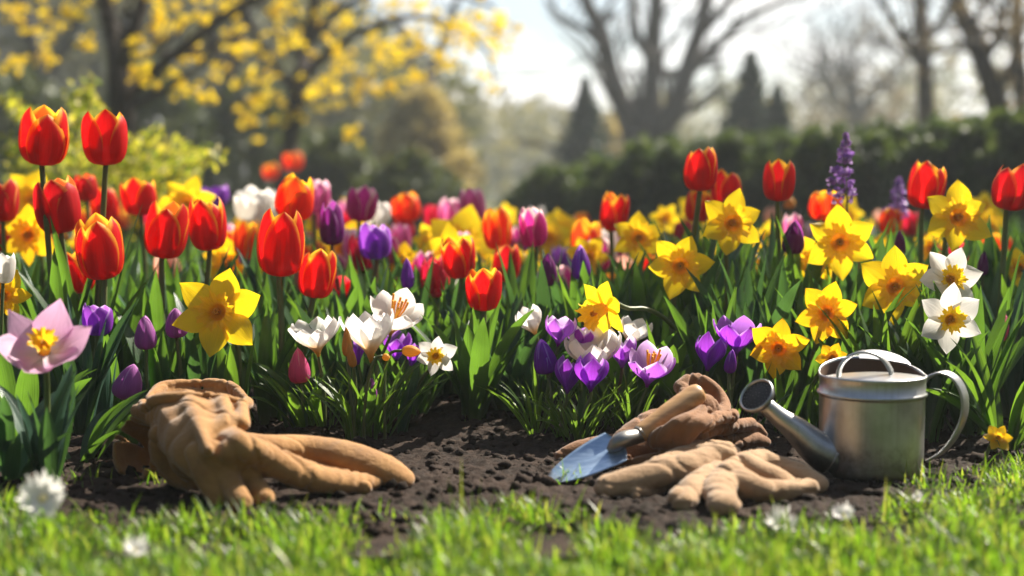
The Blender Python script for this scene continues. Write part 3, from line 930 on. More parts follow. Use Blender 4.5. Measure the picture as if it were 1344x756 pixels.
T2 = [
 (413, 236, 281, 32, 'pink', 3.9, .02, (2, 0), 2, 'tulip', 'pink tulip right behind the orange-red closed one', {}),
 (472, 243, 291, 40, 'magenta', 3.7, .12, (0, 0), 3, 'tulip', 'magenta tulip with cream fringe, above the violet round one', {}),
 (436, 269, 322, 31, 'purple', 3.3, -.08, (0, 0), 3, 'tulip', 'dark purple egg-shaped tulip left of the magenta one', dict(stem_key='stemred')),
 (494, 293, 340, 40, 'violet', 3.3, -.04, (0, 0), 3, 'tulip', 'round violet tulip with a bright sheen below the magenta one', dict(stem_key='stemred')),
 (593, 261, 300, 34, 'pink', 4.4, .04, (0, 0), 2, 'tulip', 'blurred pink tulip right of the bright yellow far daffodil', {}),
 (622, 246, 291, 32, 'pink', 4.1, .0, (0, 0), 2, 'tulip', 'tall pale-tipped pink tulip, highest of the middle of the bed', {}),
 (703, 271, 324, 35, 'magenta', 3.25, .08, (0, 0), 3, 'tulip', 'magenta tulip with yellow peeping inside, right of the central clump', {}),
 (718, 332, 375, 24, 'purple', 3.05, -.1, (0, 0), 2, 'bud', 'dark purple bud below the magenta tulip near mid bed', dict(stem_key='stemred')),
 (763, 324, 367, 24, 'violet', 3.05, -.1, (2, 0), 2, 'bud', 'grey-violet pointed bud beside the open orange tulip', dict(stem_key='stemred')),
 (535, 341, 379, 17, 'violet', 3.0, -.1, (-2, 0), 2, 'bud', 'slim violet bud above the white star narcissus', {}),
 (1040, 291, 333, 28, 'purple', 3.1, -.1, (3, 0), 2, 'bud', 'plum purple bud beside the slim red tulip stem', dict(stem_key='stemred')),
 (1040, 281, 322, 26, 'pink', 3.5, .0, (-4, 0), 1, 'tulip', 'pink tulip hidden behind the plum purple bud', {}),
 (1181, 303, 336, 15, 'purple', 3.05, -.1, (0, 0), 2, 'bud', 'narrow purple bud under the paler purple spike', {}),
 (1290, 330, 362, 14, 'purple', 3.1, -.1, (2, 0), 1, 'bud', 'narrow dusky purple bud at right, near the bare stem', {}),
 (223, 332, 374, 33, 'peach', 3.4, -.06, (0, 0), 2, 'tulip', 'small peach coloured tulip under the wide red tulip', {}),
 (128, 399, 440, 38, 'violet', 2.7, .08, (0, 0), 3, 'tulip', 'short violet tulip with a heart-shaped notch, below the plump red one', {}),
 (192, 414, 459, 27, 'mauve', 2.68, -.1, (0, 0), 3, 'bud', 'closed mauve bud standing above the left gloves', {}),
 (232, 406, 443, 28, 'mauve', 2.72, -.06, (0, 0), 3, 'bud', 'pinkish mauve bud touching the large yellow daffodil', {}),
 (163, 477, 524, 36, 'mauve', 2.55, -.1, (14, 0), 3, 'bud', 'leaning mauve bud right beside the cuff of the left gloves', dict(stem_key='stemred')),
 (394, 458, 503, 27, 'pinkbud', 2.72, -.1, (2, 0), 5, 'bud', 'pink and apricot bud standing right of the left gloves', {}),
 (487, 496, 525, 15, 'mauve', 2.66, -.1, (0, 0), 2, 'bud', 'tiny mauve bud low among the narcissus leaves', {}),
 (72, 388, 412, 20, 'violet', 2.85, -.1, (0, 0), 1, 'bud', 'small violet bud behind the big pale pink bloom', {}),
 (1310, 412, 448, 18, 'pinkbud', 2.8, -.1, (14, 0), 3, 'bud', 'pink bud with a pale tip at the far right, beside broad leaves', {}),
 (280, 244, 274, 48, 'violet', 4.4, .30, (0, 0), 2, 'tulip', 'ruffled lilac bloom blurred in the back row left of the white one', dict(npet=9)),
 (333, 246, 291, 52, 'white', 4.2, .22, (0, 0), 2, 'tulip', 'full white double tulip in the back row', dict(npet=10)),
 (362, 250, 288, 30, 'white', 4.6, .05, (0, 0), 1, 'tulip', 'white tulip half hidden by the orange-red closed one', {}),
 (491, 261, 296, 34, 'white', 4.4, .1, (10, 0), 1, 'tulip', 'white tulip leaning out right behind the magenta fringed one', {}),
 (424, 262, 300, 30, 'pink', 4.6, .1, (0, 0), 1, 'tulip', 'pale pink tulip behind the dark purple egg-shaped one', {}),
 (568, 268, 300, 28, 'crimson', 4.9, .1, (0, 0), 1, 'tulip', 'blurred rose tulip in the back row above the far daffodil', {}),
 (1037, 258, 273, 14, 'yellowbud', 4.5, -.1, (0, 0), 1, 'bud', 'small yellow ball-like bud right of the slim red tulip', {}),
 (385, 200, 224, 26, 'orange', 8.5, .1, (0, 0), 1, 'tulip', 'far red and yellow bloom blurred on the lawn behind the bed', {}),
 (356, 215, 236, 20, 'orange', 8.8, .1, (0, 0), 1, 'tulip', 'far small orange bloom blurred on the lawn behind the bed', {}),
 (4, 330, 372, 30, 'white', 2.6, .2, (8, 0), 2, 'tulip', 'white bloom cut by the left picture edge, above the golden daffodil', {}),
]
for i, (px, yt, yb, wp, c, Y, op, tl, nl, kd, lab, kw) in enumerate(T2):
    cup_flower('tulip' if kd == 'tulip' else 'flower_bud', lab, 'tulip' if kd == 'tulip' else 'bud', px, yt, yb, wp, c, Y, kd, op, tl,
               GT if kd == 'tulip' else 'closed buds in the flower bed', nl, seed=100 + i, single=(yb - yt) < 37, **kw)

# --- daffodils: px, py, width, Y, face(yaw, pitch), colour, leaves, roll, label
GD = 'daffodils growing in the flower bed'
D = [
 (287, 410, 128, 2.66, (-8, 12), 'daff', 6, 20, 'largest yellow daffodil, facing forward above the left gloves', dict(base_px=300, corona=.30)),
 (38, 308, 84, 3.3, (-10, 0), 'daffdeep', 3, 30, 'golden daffodil under the dark red closed tulip at left', {}),
 (42, 262, 82, 3.9, (10, 10), 'daff', 2, 10, 'soft yellow daffodil behind the dark red closed tulip', {}),
 (4, 388, 74, 2.75, (20, -5), 'daffdeep', 3, 0, 'golden daffodil cut by the left picture edge', {}),
 (245, 268, 84, 4.0, (0, 10), 'daff', 2, 15, 'yellow daffodil behind the wide red tulip and egg-shaped red tulip', {}),
 (302, 345, 80, 3.7, (0, -10), 'daffdeep', 2, 40, 'blurred golden daffodil above the largest daffodil', {}),
 (603, 326, 112, 3.9, (5, 5), 'daff', 3, 12, 'bright yellow far daffodil, out of focus left of centre', {}),
 (838, 312, 78, 3.35, (-5, 10), 'daff', 3, 25, 'topmost yellow daffodil near mid bed, right of the red tulip', {}),
 (893, 349, 92, 2.9, (-6, 4), 'daff', 4, 8, 'wide open yellow daffodil with shaggy orange centre, right of mid bed', {}),
 (960, 293, 92, 2.95, (10, 6), 'daff', 5, 22, 'yellow daffodil covering the trio of red tulips', {}),
 (793, 404, 82, 2.72, (-48, -18), 'daff', 3, 10, 'yellow daffodil turned sideways on a bowed neck above the crocuses', dict(cor_len=.75, corona=.36, neck=[(908, 470, 2.86), (880, 425, 2.84), (850, 406, 2.80), (825, 405, 2.77)], base_px=912)),
 (1022, 457, 84, 2.64, (-10, -4), 'daffdeep', 5, 18, 'golden daffodil nearest the spout of the watering can', {}),
 (1085, 411, 90, 2.72, (-22, 6), 'daffdeep', 5, 15, 'golden daffodil above the small one behind the can, facing left', {}),
 (1102, 318, 98, 2.95, (-8, 4), 'daff', 5, 30, 'big yellow daffodil below the purple flower spike', {}),
 (1072, 340, 72, 3.15, (-20, -10), 'daffdeep', 3, 5, 'golden daffodil tucked behind the one under the purple spike', {}),
 (1174, 376, 104, 2.78, (4, 2), 'daff', 5, 28, 'large yellow daffodil left of the two white narcissi', {}),
 (1256, 286, 98, 2.9, (8, 10), 'daff', 5, 24, 'uppermost daffodil at right, yellow with fringed centre', {}),
 (1092, 470, 48, 2.6, (6, 0), 'daffdeep', 3, 10, 'small golden daffodil just behind the arched can handle', {}),
 (1310, 575, 42, 2.36, (-5, 30), 'daffdeep', 0, 0, 'tiny golden daffodil alone in the grass right of the can', dict(corona=.25, base_px=1306)),
 (1004, 342, 64, 3.8, (5, 0), 'daffdeep', 3, 12, 'blurred golden daffodil left of the slim red tulip stem', {}),
 (1338, 352, 56, 3.2, (-10, 5), 'daff', 3, 40, 'yellow daffodil cut by the right picture edge', {}),
 (720, 312, 70, 4.4, (0, 10), 'daff', 2, 20, 'blurred yellow daffodil behind the magenta tulip near mid bed', {}),
 (742, 352, 60, 4.0, (0, 0), 'daffdeep', 2, 44, 'blurred golden daffodil between the two purple buds', {}),
 (568, 322, 60, 4.3, (-20, 0), 'daff', 2, 50, 'blurred yellow daffodil hugging the bright far daffodil', {}),
 (455, 318, 64, 4.4, (0, 5), 'daffdeep', 2, 11, 'blurred golden daffodil between purple and violet tulips', {}),
 (505, 372, 54, 3.9, (0, 0), 'daffdeep', 2, 31, 'blurred golden daffodil behind the open white crocuses', {}),
 (690, 350, 56, 3.9, (0, 0), 'daffdeep', 2, 3, 'blurred golden daffodil right of the half hidden red tulip', {}),
 (1150, 330, 56, 3.8, (0, 0), 'daffdeep', 2, 3, 'blurred golden daffodil right of the one under the purple spike', {}),
 (1222, 325, 50, 3.6, (0, -10), 'daffdeep', 2, 33, 'blurred golden daffodil behind the uppermost right-hand one', {}),
 (1290, 380, 50, 3.3, (0, -10), 'daffdeep', 2, 33, 'blurred orange-yellow daffodil right of the white narcissi', {}),
]
for i, (px, py, wp, Y, fc, c, nl, ro, lab, kw) in enumerate(D):
    daffodil(lab, px, py, wp, Y, fc, c, GD, nl, ro, seed=i, single=Y > 3.7, **kw)

GN = 'white narcissi in the flower bed'
for i, (px, py, wp, Y, fc, nl, ro, lab, kw) in enumerate([
 (1247, 367, 90, 2.66, (10, 16), 4, 5, 'white narcissus tucked behind another, orange centre half covered', {}),
 (1247, 419, 92, 2.56, (0, 2), 5, 30, 'white narcissus with orange star centre above the watering can', {}),
 (572, 467, 58, 2.66, (-4, 4), 5, 17, 'small white star narcissus with orange cup, front row left of centre', dict(base_px=520)),
]):
    daffodil(lab, px, py, wp, Y, fc, 'narc', GN, nl, ro, seed=60 + i, name='narcissus', cat='narcissus', corona=.30, cor_len=.25, **kw)

# --- crocuses
GC = 'crocuses at the front of the bed'
C = [
 (418, 412, 468, 66, 'whitecroc', 2.72, .40, (0, 5), 9, 'crocus', 'white many-petalled crocus cup with yellow base, left of the open pair', dict(base_px=425, npet=9)),
 (487, 404, 476, 70, 'whitecroc', 2.66, .44, (-3, -4), 6, 'crocus', 'white open crocus cup with golden throat, front of the pair', dict(base_px=478, npet=8)),
 (512, 383, 440, 74, 'whitecroc', 2.76, .42, (14, 26), 6, 'crocus', 'white crocus showing orange stamens, back of the pair', dict(base_px=490, stamens=True, npet=7)),
 (704, 400, 442, 36, 'whitecroc', 2.80, .2, (-14, 5), 6, 'crocus', 'small white crocus left of the purple crocus clump', {}),
 (780, 428, 492, 74, 'whitecroc', 2.70, .3, (0, 10), 6, 'crocus', 'white crocus opened wide among the purple ones', dict(npet=8)),
 (824, 416, 456, 44, 'whitecroc', 2.78, .22, (14, 0), 6, 'crocus', 'white crocus behind the lilac star crocus', {}),
 (732, 416, 455, 36, 'croclight', 2.70, .16, (0, 8), 6, 'crocus', 'lilac crocus at the top left of the purple clump', {}),
 (756, 430, 462, 34, 'croc', 2.74, .2, (10, 0), 6, 'crocus', 'deep purple crocus behind the white wide-open one', {}),
 (718, 450, 490, 25, 'croc', 2.68, -.08, (-4, 0), 6, 'bud', 'closed purple crocus leftmost in the clump', {}),
 (744, 474, 520, 30, 'croc', 2.62, .0, (0, 0), 6, 'crocus', 'purple crocus goblet low at the clump front', {}),
 (775, 470, 516, 36, 'croc', 2.60, .0, (0, 0), 6, 'crocus', 'bright purple crocus goblet under the white wide-open one', {}),
 (849, 456, 508, 56, 'croclight', 2.62, .42, (12, 20), 6, 'crocus', 'star-shaped lilac crocus right end of the clump', dict(base_px=835, stamens=True)),
 (816, 444, 486, 30, 'croclight', 2.70, .05, (8, 0), 6, 'crocus', 'pinkish lilac crocus between white blooms', dict(stem_key='stemred')),
 (928, 441, 490, 34, 'croc', 2.66, .04, (2, 0), 6, 'crocus', 'dark purple crocus cup behind the trowel handle', {}),
 (966, 418, 468, 52, 'croc', 2.70, .34, (6, 6), 6, 'crocus', 'open purple crocus left of the golden daffodil by the spout', {}),
 (957, 462, 490, 13, 'croc', 2.62, -.1, (0, 0), 6, 'bud', 'thin purple crocus bud between two purple cups', {}),
 (520, 438, 476, 32, 'croc', 2.84, .2, (6, 0), 6, 'crocus', 'purple crocus behind the small white star narcissus', {}),
 (471, 444, 482, 26, 'croc', 2.80, .1, (-6, 0), 6, 'crocus', 'purple crocus behind the front open white cup', {}),
 (538, 452, 484, 20, 'croc', 2.82, .1, (8, 0), 6, 'crocus', 'narrow purple crocus touching the star narcissus', {}),
 (456, 430, 468, 13, 'yellowbud', 2.62, -.1, (-6, 0), 3, 'bud', 'yellow crocus bud on a long pale stalk, left of the open cup', {}),
 (464, 450, 482, 11, 'yellowbud', 2.60, -.1, (-4, 0), 3, 'bud', 'shorter yellow crocus bud beside the taller one', {}),
 (758, 408, 408.5, 4, 'yellowbud', 2.8, -.1, (0, 0), 0, 'bud', None, {}),
]
for i, (px, yt, yb, wp, c, Y, op, tl, nl, kd, lab, kw) in enumerate(C):
    if not lab: continue
    cup_flower('crocus' if kd == 'crocus' else 'crocus_bud', lab, 'crocus' if kd == 'crocus' else 'bud', px, yt, yb, wp, c, Y, 'crocus' if kd == 'crocus' else 'bud', op, tl,
               GC, nl + 4, leaf_len=0.15, leaf_key='grasscroc', seed=300 + i, lw=0.0032, stem_r=0.0032, thinleaf=True, **kw)

# large pale bloom in the left foreground
daffodil('big pale pink star bloom with orange stamens, left front corner', 58, 462, 124, 2.2, (14, 44), 'starpink', None, 10, 12, seed=900, name='crocus', cat='crocus',
         base_px=44, corona=.24, cor_len=.45, leaf_len=.2, lw=.017, reflex=-.58, wide=1.28)

# --- far filler blooms, each named by the flower it stands next to
LAND = [(57, 176, 'tallest red tulip'), (136, 330, 'plump red tulip'), (213, 300, 'wide red tulip'), (274, 295, 'egg-shaped red tulip'), (367, 320, 'biggest red tulip'),
        (333, 268, 'white double tulip'), (472, 265, 'magenta fringed tulip'), (494, 315, 'round violet tulip'), (605, 335, 'bright yellow far daffodil'),
        (653, 300, 'tulip over the central clump'), (703, 297, 'magenta mid-bed tulip'), (803, 280, 'red mid-bed tulip'), (893, 348, 'shaggy-centred daffodil'),
        (960, 293, 'daffodil before the red trio'), (1021, 238, 'slim red tulip'), (1102, 318, 'daffodil under the purple spike'), (1211, 240, 'uppermost right-hand daffodil'),
        (1322, 245, 'deep red edge tulip'), (40, 308, 'golden daffodil at far left')]
fills = 0
tries = 0
while fills < 136 and tries < 9000:
    tries += 1
    Y = rnd.uniform(4.3, 6.4) if fills < 80 else rnd.uniform(3.5, 4.4)
    px = rnd.uniform(10, 1335) if fills < 80 else rnd.uniform(300, 1000)
    z = rnd.uniform(.27, .40) if fills < 80 else rnd.uniform(.20, .33)
    py = 250 + (CAM_H - z) / Y * FPX
    kind = rnd.choices(['daff', 'tulip'], [5, 5] if fills < 80 else [2, 8])[0]
    lx, ly, ln = min(LAND, key=lambda q: (q[0] - px) ** 2 + (q[1] - py) ** 2)
    side = 'right' if px > lx else 'left'
    rel = ('far off, ' if Y > 5.4 else '') + ('above ' if py < ly - 14 else 'below ' if py > ly + 14 else 'level with ')
    if kind == 'daff':
        c = rnd.choice(['daff', 'daffdeep', 'daff'])
        cname = 'yellow daffodil' if c == 'daff' else 'golden daffodil'
    else:
        c = rnd.choices(['red', 'orange', 'pink', 'white', 'magenta', 'peach', 'crimson', 'purple', 'violet'], [3, 3, 3, 1.5, 2, 1.5, 2, 0, 0] if fills < 80 else [5, 2, 3, 1, 3, .5, 2, 3, 2])[0]
        cname = {'red': 'red', 'orange': 'orange', 'pink': 'pink', 'white': 'white', 'magenta': 'magenta', 'peach': 'peach', 'crimson': 'crimson', 'purple': 'purple', 'violet': 'violet'}[c] + ' tulip'
    lab = f'blurred {cname} {rel}and {side} of the {ln}'
    if lab in USED: continue
    fills += 1
    if kind == 'daff':
        daffodil(lab, px, py, .13 * FPX / Y * rnd.uniform(.8, 1.1), Y, (rnd.uniform(-30, 30), rnd.uniform(-15, 20)), c, 'blurred daffodils in the far rows', 2, seed=500 + fills, single=True)
    else:
        hh = .085 * FPX / Y * rnd.uniform(.85, 1.15)
        cup_flower('tulip', lab, 'tulip', px, py - hh * .5, py + hh * .5, hh * .72, c, Y, 'tulip', rnd.uniform(-.03, .15), (rnd.uniform(-6, 6), 0), 'blurred tulips in the far rows', 2, seed=500 + fills, single=True)

# --- purple flower spikes
def flower_spike(label, px, ytop, ybot, wpx, Y, seed):
    rng = random.Random(seed)
    head = P(px, ytop, Y); foot = P(px, ybot, Y)
    base = Vector((foot.x, Y, soil_z(foot.x, Y)))
    root = empty('flower_spike', base, label, 'flower spike', 'purple flower spikes')
    top = head - base
    pts = curve([Vector((0, 0, 0)), Vector((.006, 0, top.z * .5)), top], 10)
    MB().tube(pts, [.004 - .0025 * i / 10 for i in range(11)], 6).build('stem', M['stem'], root)
    b = MB()
    z0 = (foot - base).z
    for k in range(150):
        tv = rng.random()
        z = z0 + (top.z - z0) * tv
        r = U(wpx, Y) / 2 * (1 - tv) ** .55 * rng.uniform(.35, 1)
        a = rng.random() * 6.28
        c = Vector((top.x * z / top.z + r * math.cos(a), r * math.sin(a), z))
        if tv < .55 and rng.random() < .25: c.x -= U(wpx, Y) * .35
        s = rng.uniform(.0028, .0062)
        hue = rng.random()
        for q in range(4):
            n = Vector((rng.gauss(0, 1), rng.gauss(0, 1), rng.gauss(0, 1))).normalized()
            t1 = n.orthogonal().normalized(); t2 = n.cross(t1)
            o = len(b.v)
            cc = c + n * s * .6
            for (i, j) in ((-1, -.6), (.2, -1), (1, .2), (0, 1)):
                b.v.append(tuple(cc + t1 * i * s + t2 * j * s)); b.uv.append((hue, 0))
            b.f.append((o, o + 1, o + 2, o + 3))
    b.build('florets', M['floret'], root)
    add_leaves(root, rng, 3, .2, M['leaf'], .01)


flower_spike('tall purple flower spike rising against the dark hedge', 1110, 176, 266, 34, 3.15, 5)
flower_spike('shorter pale purple flower spike left of a red tulip', 1180, 234, 288, 30, 3.9, 6)

# --- nodding yellow buds of the narcissus clump
def nod_bud(label, path, tip, r_px, Y, seed):
    rng = random.Random(seed)
    pts = [P(x, y, Y) for x, y in path]
    g = Vector((pts[0].x, pts[0].y, soil_z(pts[0].x, pts[0].y)))
    root = empty('narcissus_bud', g, label, 'bud', 'nodding buds in the narcissus clump')
    cp = curve([p - g for p in [g] + pts], 14)
    MB().tube(cp, .003, 7).build('stem', M['stem'], root)
    a = pts[-1] - g; b = P(*tip, Y) - g
    n = 9
    MB().tube([a.lerp(b, i / n) for i in range(n + 1)], [U(r_px, Y) * max(.08, math.sin(math.pi * (.12 + .86 * i / n)) ** .7) for i in range(n + 1)], 10).build('petals', M['yellowbud'], root)


nod_bud('nodding yellow bud touching the white star narcissus', [(505, 545), (505, 490), (512, 464), (528, 460)], (552, 462), 8, 2.62, 3)
nod_bud('small greenish bud on a hooked stalk left of the star narcissus', [(478, 545), (483, 500), (492, 472), (502, 467)], (512, 471), 5, 2.6, 4)

# ------------------------------------------------------------------ front-row leaf plants
def leaf_plant(label, px, Y, n, length, width, key, lean, bend, seed, az=None):
    rng = random.Random(seed)
    x = (px - W0 / 2) / FPX * Y
    root = empty('leafy_plant', (x, Y, soil_z(x, Y)), label, 'plant', 'leaf clumps without blooms along the front of the bed')
    add_leaves(root, rng, n, length, M[key], width, lean, bend, .03, az)


LP = [
 (96, 2.44, 9, .17, .014, 'leaf', (.2, .8), (.4, 1.2), 'arching dark leaves in front of the left glove cuff'),
 (2, 2.26, 10, .18, .015, 'leafblue', (.1, .7), (.3, 1.2), 'blue-green leaves at the left picture edge above the daisy'),
 (700, 2.88, 12, .2, .014, 'leafblue', (.1, .6), (.2, 1.0), 'blue-green leaves between the central tulips and the crocuses'),
 (20, 2.5, 10, .24, .017, 'leaf', (.05, .5), (.2, 1.0), 'broad-leaved clump behind the big pale pink bloom'),
 (100, 2.66, 12, .26, .015, 'leafblue', (.02, .35), (.1, .8), 'blue-green leaf clump left of the left gloves'),
 (210, 2.78, 12, .25, .015, 'leaf', (.02, .3), (.0, .8), 'green leaf clump directly behind the left gloves'),
 (262, 2.82, 12, .25, .014, 'leafblue', (.02, .35), (.1, .9), 'blue-green leaf clump under the largest daffodil'),
 (345, 2.78, 13, .24, .014, 'leaf', (.02, .35), (.0, .9), 'green leaf clump right behind the glove fingers'),
 (400, 2.72, 12, .17, .011, 'leaflight', (.1, .8), (.3, 1.4), 'low arching leaf clump around the pink bud'),
 (455, 2.82, 12, .24, .012, 'leafblue', (.02, .35), (.1, .9), 'narrow leaf clump behind the white open crocuses'),
 (490, 2.66, 16, .18, .008, 'leaflight', (.1, .7), (.2, 1.3), 'grassy leaf clump under the star narcissus'),
 (545, 2.86, 12, .23, .016, 'leaf', (.05, .5), (.2, 1.0), 'dark leaf clump left of the central tulips'),
 (622, 2.80, 18, .26, .018, 'leaf', (.02, .45), (.1, .9), 'broad upright leaf clump of the central tulips'),
 (668, 2.86, 13, .25, .016, 'leafblue', (.1, .5), (.1, .9), 'blue-green leaf clump right of the central tulips'),
 (705, 2.95, 12, .22, .013, 'leaf', (.05, .4), (.1, .9), 'leaf clump behind the purple crocuses on the left'),
 (762, 2.62, 26, .13, .0035, 'grasscroc', (.1, .8), (.3, 1.3), 'fine grassy clump under the purple crocuses'),
 (825, 2.80, 14, .22, .012, 'leaf', (.1, .7), (.2, 1.2), 'leaf clump behind the right gloves'),
 (880, 2.82, 14, .25, .013, 'leaflight', (.05, .6), (.2, 1.2), 'light green clump below the shaggy-centred daffodil'),
 (945, 2.80, 16, .27, .013, 'leaf', (.02, .4), (.1, .9), 'leaf clump behind the trowel handle'),
 (990, 2.86, 14, .32, .015, 'leafblue', (.02, .35), (.0, .8), 'tall blue-green clump left of the slim red tulip'),
 (1045, 2.78, 14, .27, .013, 'leaf', (.02, .4), (.1, .9), 'leaf clump behind the can spout'),
 (1110, 2.78, 14, .29, .013, 'leaf', (.02, .4), (.1, .9), 'leaf clump behind the arched can handle'),
 (1165, 2.74, 16, .27, .012, 'leaflight', (.02, .4), (.1, .9), 'light green clump behind the can body'),
 (1225, 2.70, 16, .27, .013, 'leaf', (.02, .4), (.1, .9), 'leaf clump under the white narcissi'),
 (1280, 2.66, 18, .28, .018, 'leaf', (.05, .5), (.1, 1.0), 'broad-leaved clump right of the can handle'),
 (1325, 2.56, 18, .24, .011, 'leaflight', (.1, .7), (.2, 1.3), 'arching grassy clump at the right end of the bed'),
 (1335, 2.8, 14, .34, .018, 'leafblue', (.05, .4), (.1, .8), 'tall broad leaves at the right picture edge'),
]
for i, (px, Y, n, ln, wd, key, le, be, lab) in enumerate(LP):
    leaf_plant(lab, px, Y, n, ln, wd, key, le, be, 40 + i)

# ------------------------------------------------------------------ foreground lawn
def lawn_edge(x):
    """distance at which the turf gives way to soil"""
    px = px_of(x, 2.0)
    tab = [(-200, 2.16), (0, 2.13), (110, 2.03), (160, 1.98), (300, 1.97), (450, 1.99), (600, 1.985), (700, 1.975), (800, 1.93), (1000, 1.93), (1080, 1.93), (1150, 1.97), (1200, 2.10), (1240, 2.20), (1344, 2.32), (1500, 2.4)]
    return interp(tab, px) + 0.05 * wave_noise(x * 7, 3.3) + 0.03 * wave_noise(x * 23, 9.1)


def grass(n):
    sp = []
    while len(sp) < n:
        y = 1.5 + 0.95 * rnd.random()
        x = (rnd.random() - .5) * 2 * .44 * y
        e = lawn_edge(x) - y
        if e < -0.03: continue
        if e < 0.06 and rnd.random() > (e + .03) / .09: continue
        if abs(x - CAN_X) < .11 and y > CAN_Y - .13: continue
        d = wave_noise(x * 9, y * 9, 2.0)
        if rnd.random() > .85 + 1.1 * d: continue
        hgt = (.016 + .030 * rnd.random() ** 1.4) * (1 + .9 * d)
        if rnd.random() < .06: hgt *= 1.7
        sp.append((x, y, -.012, rnd.random() * 6.283, hgt, rnd.uniform(.0, .5), rnd.uniform(.1, 1.5), rnd.uniform(.0012, .0034), rnd.random()))
    for (px, py, rr, k) in ((700, 688, .035, 130), (676, 676, .025, 50), (200, 640, .04, 14), (750, 640, .02, 25), (1225, 640, .04, 60), (640, 690, .05, 60), (90, 640, .06, 25)):
        Y = 877.5 / (py - 250)
        cx = (px - W0 / 2) / FPX * Y
        for _ in range(k):
            a = rnd.random() * 6.28; q = rr * rnd.random() ** .7
            sp.append((cx + q * math.cos(a), Y + q * math.sin(a), -.004, rnd.random() * 6.28, rnd.uniform(.02, .05), rnd.uniform(0, .5), rnd.uniform(.1, 1.4), rnd.uniform(.0011, .0022), rnd.random()))
    S = np.array(sp)
    m = len(S)
    n_ = 4
    V = np.zeros((m, (n_ + 1) * 2, 3)); UVs = np.zeros((m, (n_ + 1) * 2, 2))
    d = np.stack([np.cos(S[:, 3]), np.sin(S[:, 3]), np.zeros(m)], 1)
    side = np.stack([-d[:, 1], d[:, 0], np.zeros(m)], 1)
    p = S[:, :3].copy(); ang = S[:, 5].copy()
    for j in range(n_ + 1):
        v = j / n_
        wv = (S[:, 7] * (1 - v ** 1.6) + 1e-4)[:, None]
        V[:, 2 * j] = p - side * wv; V[:, 2 * j + 1] = p + side * wv
        UVs[:, 2 * j] = np.stack([S[:, 8], np.full(m, v)], 1); UVs[:, 2 * j + 1] = UVs[:, 2 * j]
        p = p + (d * np.sin(ang)[:, None] + np.array([0, 0, 1]) * np.cos(ang)[:, None]) * (S[:, 4] / n_)[:, None]
        ang = ang + S[:, 6] / n_
    F = []
    for j in range(n_):
        F.append([2 * j, 2 * j + 1, 2 * j + 3, 2 * j + 2])
    F = np.array(F)[None] + (np.arange(m) * (n_ + 1) * 2)[:, None, None]
    return tag(np_mesh('grass', V.reshape(-1, 3), F.reshape(-1, 4), UVs.reshape(-1, 2), M['grass']), kind='stuff')


CAN_Y = 2.35
CAN_X = (1148 - W0 / 2) / FPX * CAN_Y
grass(34000)

t = NT('daisy_white'); M['daisy'] = t.surf((0.80, 0.79, 0.76), .5, trans=.35)
M['daisyeye'] = NT('daisy_eye').surf((0.80, 0.68, 0.35), .7)


def daisy(label, px, py, wpx, Y, seed, up=60):
    rng = random.Random(seed)
    c = P(px, py, Y)
    base = Vector((c.x + rng.uniform(-.006, .006), Y + .01, -.01))
    root = empty('daisy', base, label, 'daisy', 'daisies in the lawn')
    hl = c - base
    MB().tube(curve([Vector((0, 0, 0)), hl * .6 + Vector((.003, 0, 0)), hl], 6), .0013, 6).build('stem', M['stem'], root)
    r = U(wpx, Y) / 2
    f = Vector((rng.uniform(-.3, .3), -math.cos(R(up)), math.sin(R(up))))
    MX = Matrix.Translation(hl) @ orient(f, rng.random() * 6)
    b = MB()
    for k in range(34):
        a0 = k * 2 * math.pi / 17 + (.18 if k > 16 else 0) + rng.uniform(-.08, .08); L = r * rng.uniform(.85, 1.05); cu = rng.uniform(0, .5) if k < 17 else rng.uniform(.5, 1.1)
        b.grid(lambda u, v, a0=a0, L=L, cu=cu: ((L * (.2 + .8 * v)) * math.cos(a0) - (u * 2 - 1) * L * .15 * math.sin(math.pi * min(.93, .15 + .8 * v)) * math.sin(a0),
                                               (L * (.2 + .8 * v)) * math.sin(a0) + (u * 2 - 1) * L * .15 * math.sin(math.pi * min(.93, .15 + .8 * v)) * math.cos(a0), cu * L * v * v), 2, 5)
    b.xform(MX).build('petals', M['daisy'], root)
    MB().lathe([(r * .2, 0), (r * .18, r * .08), (r * .10, r * .12), (0.0001, r * .13)], 14).xform(MX).build('disc', M['daisyeye'], root)


daisy('large blurred daisy at the left end of the lawn', 56, 654, 62, 1.80, 1, 25)
daisy('blurred daisy low in the grass left of centre', 178, 722, 34, 1.72, 2)
daisy('white daisy in the grass under the beige gloves', 1026, 690, 44, 1.92, 3)
daisy('white daisy on the soil edge in front of the can', 1108, 676, 32, 1.98, 4)
daisy('little daisy in the grass at far right', 1205, 655, 18, 2.05, 5)

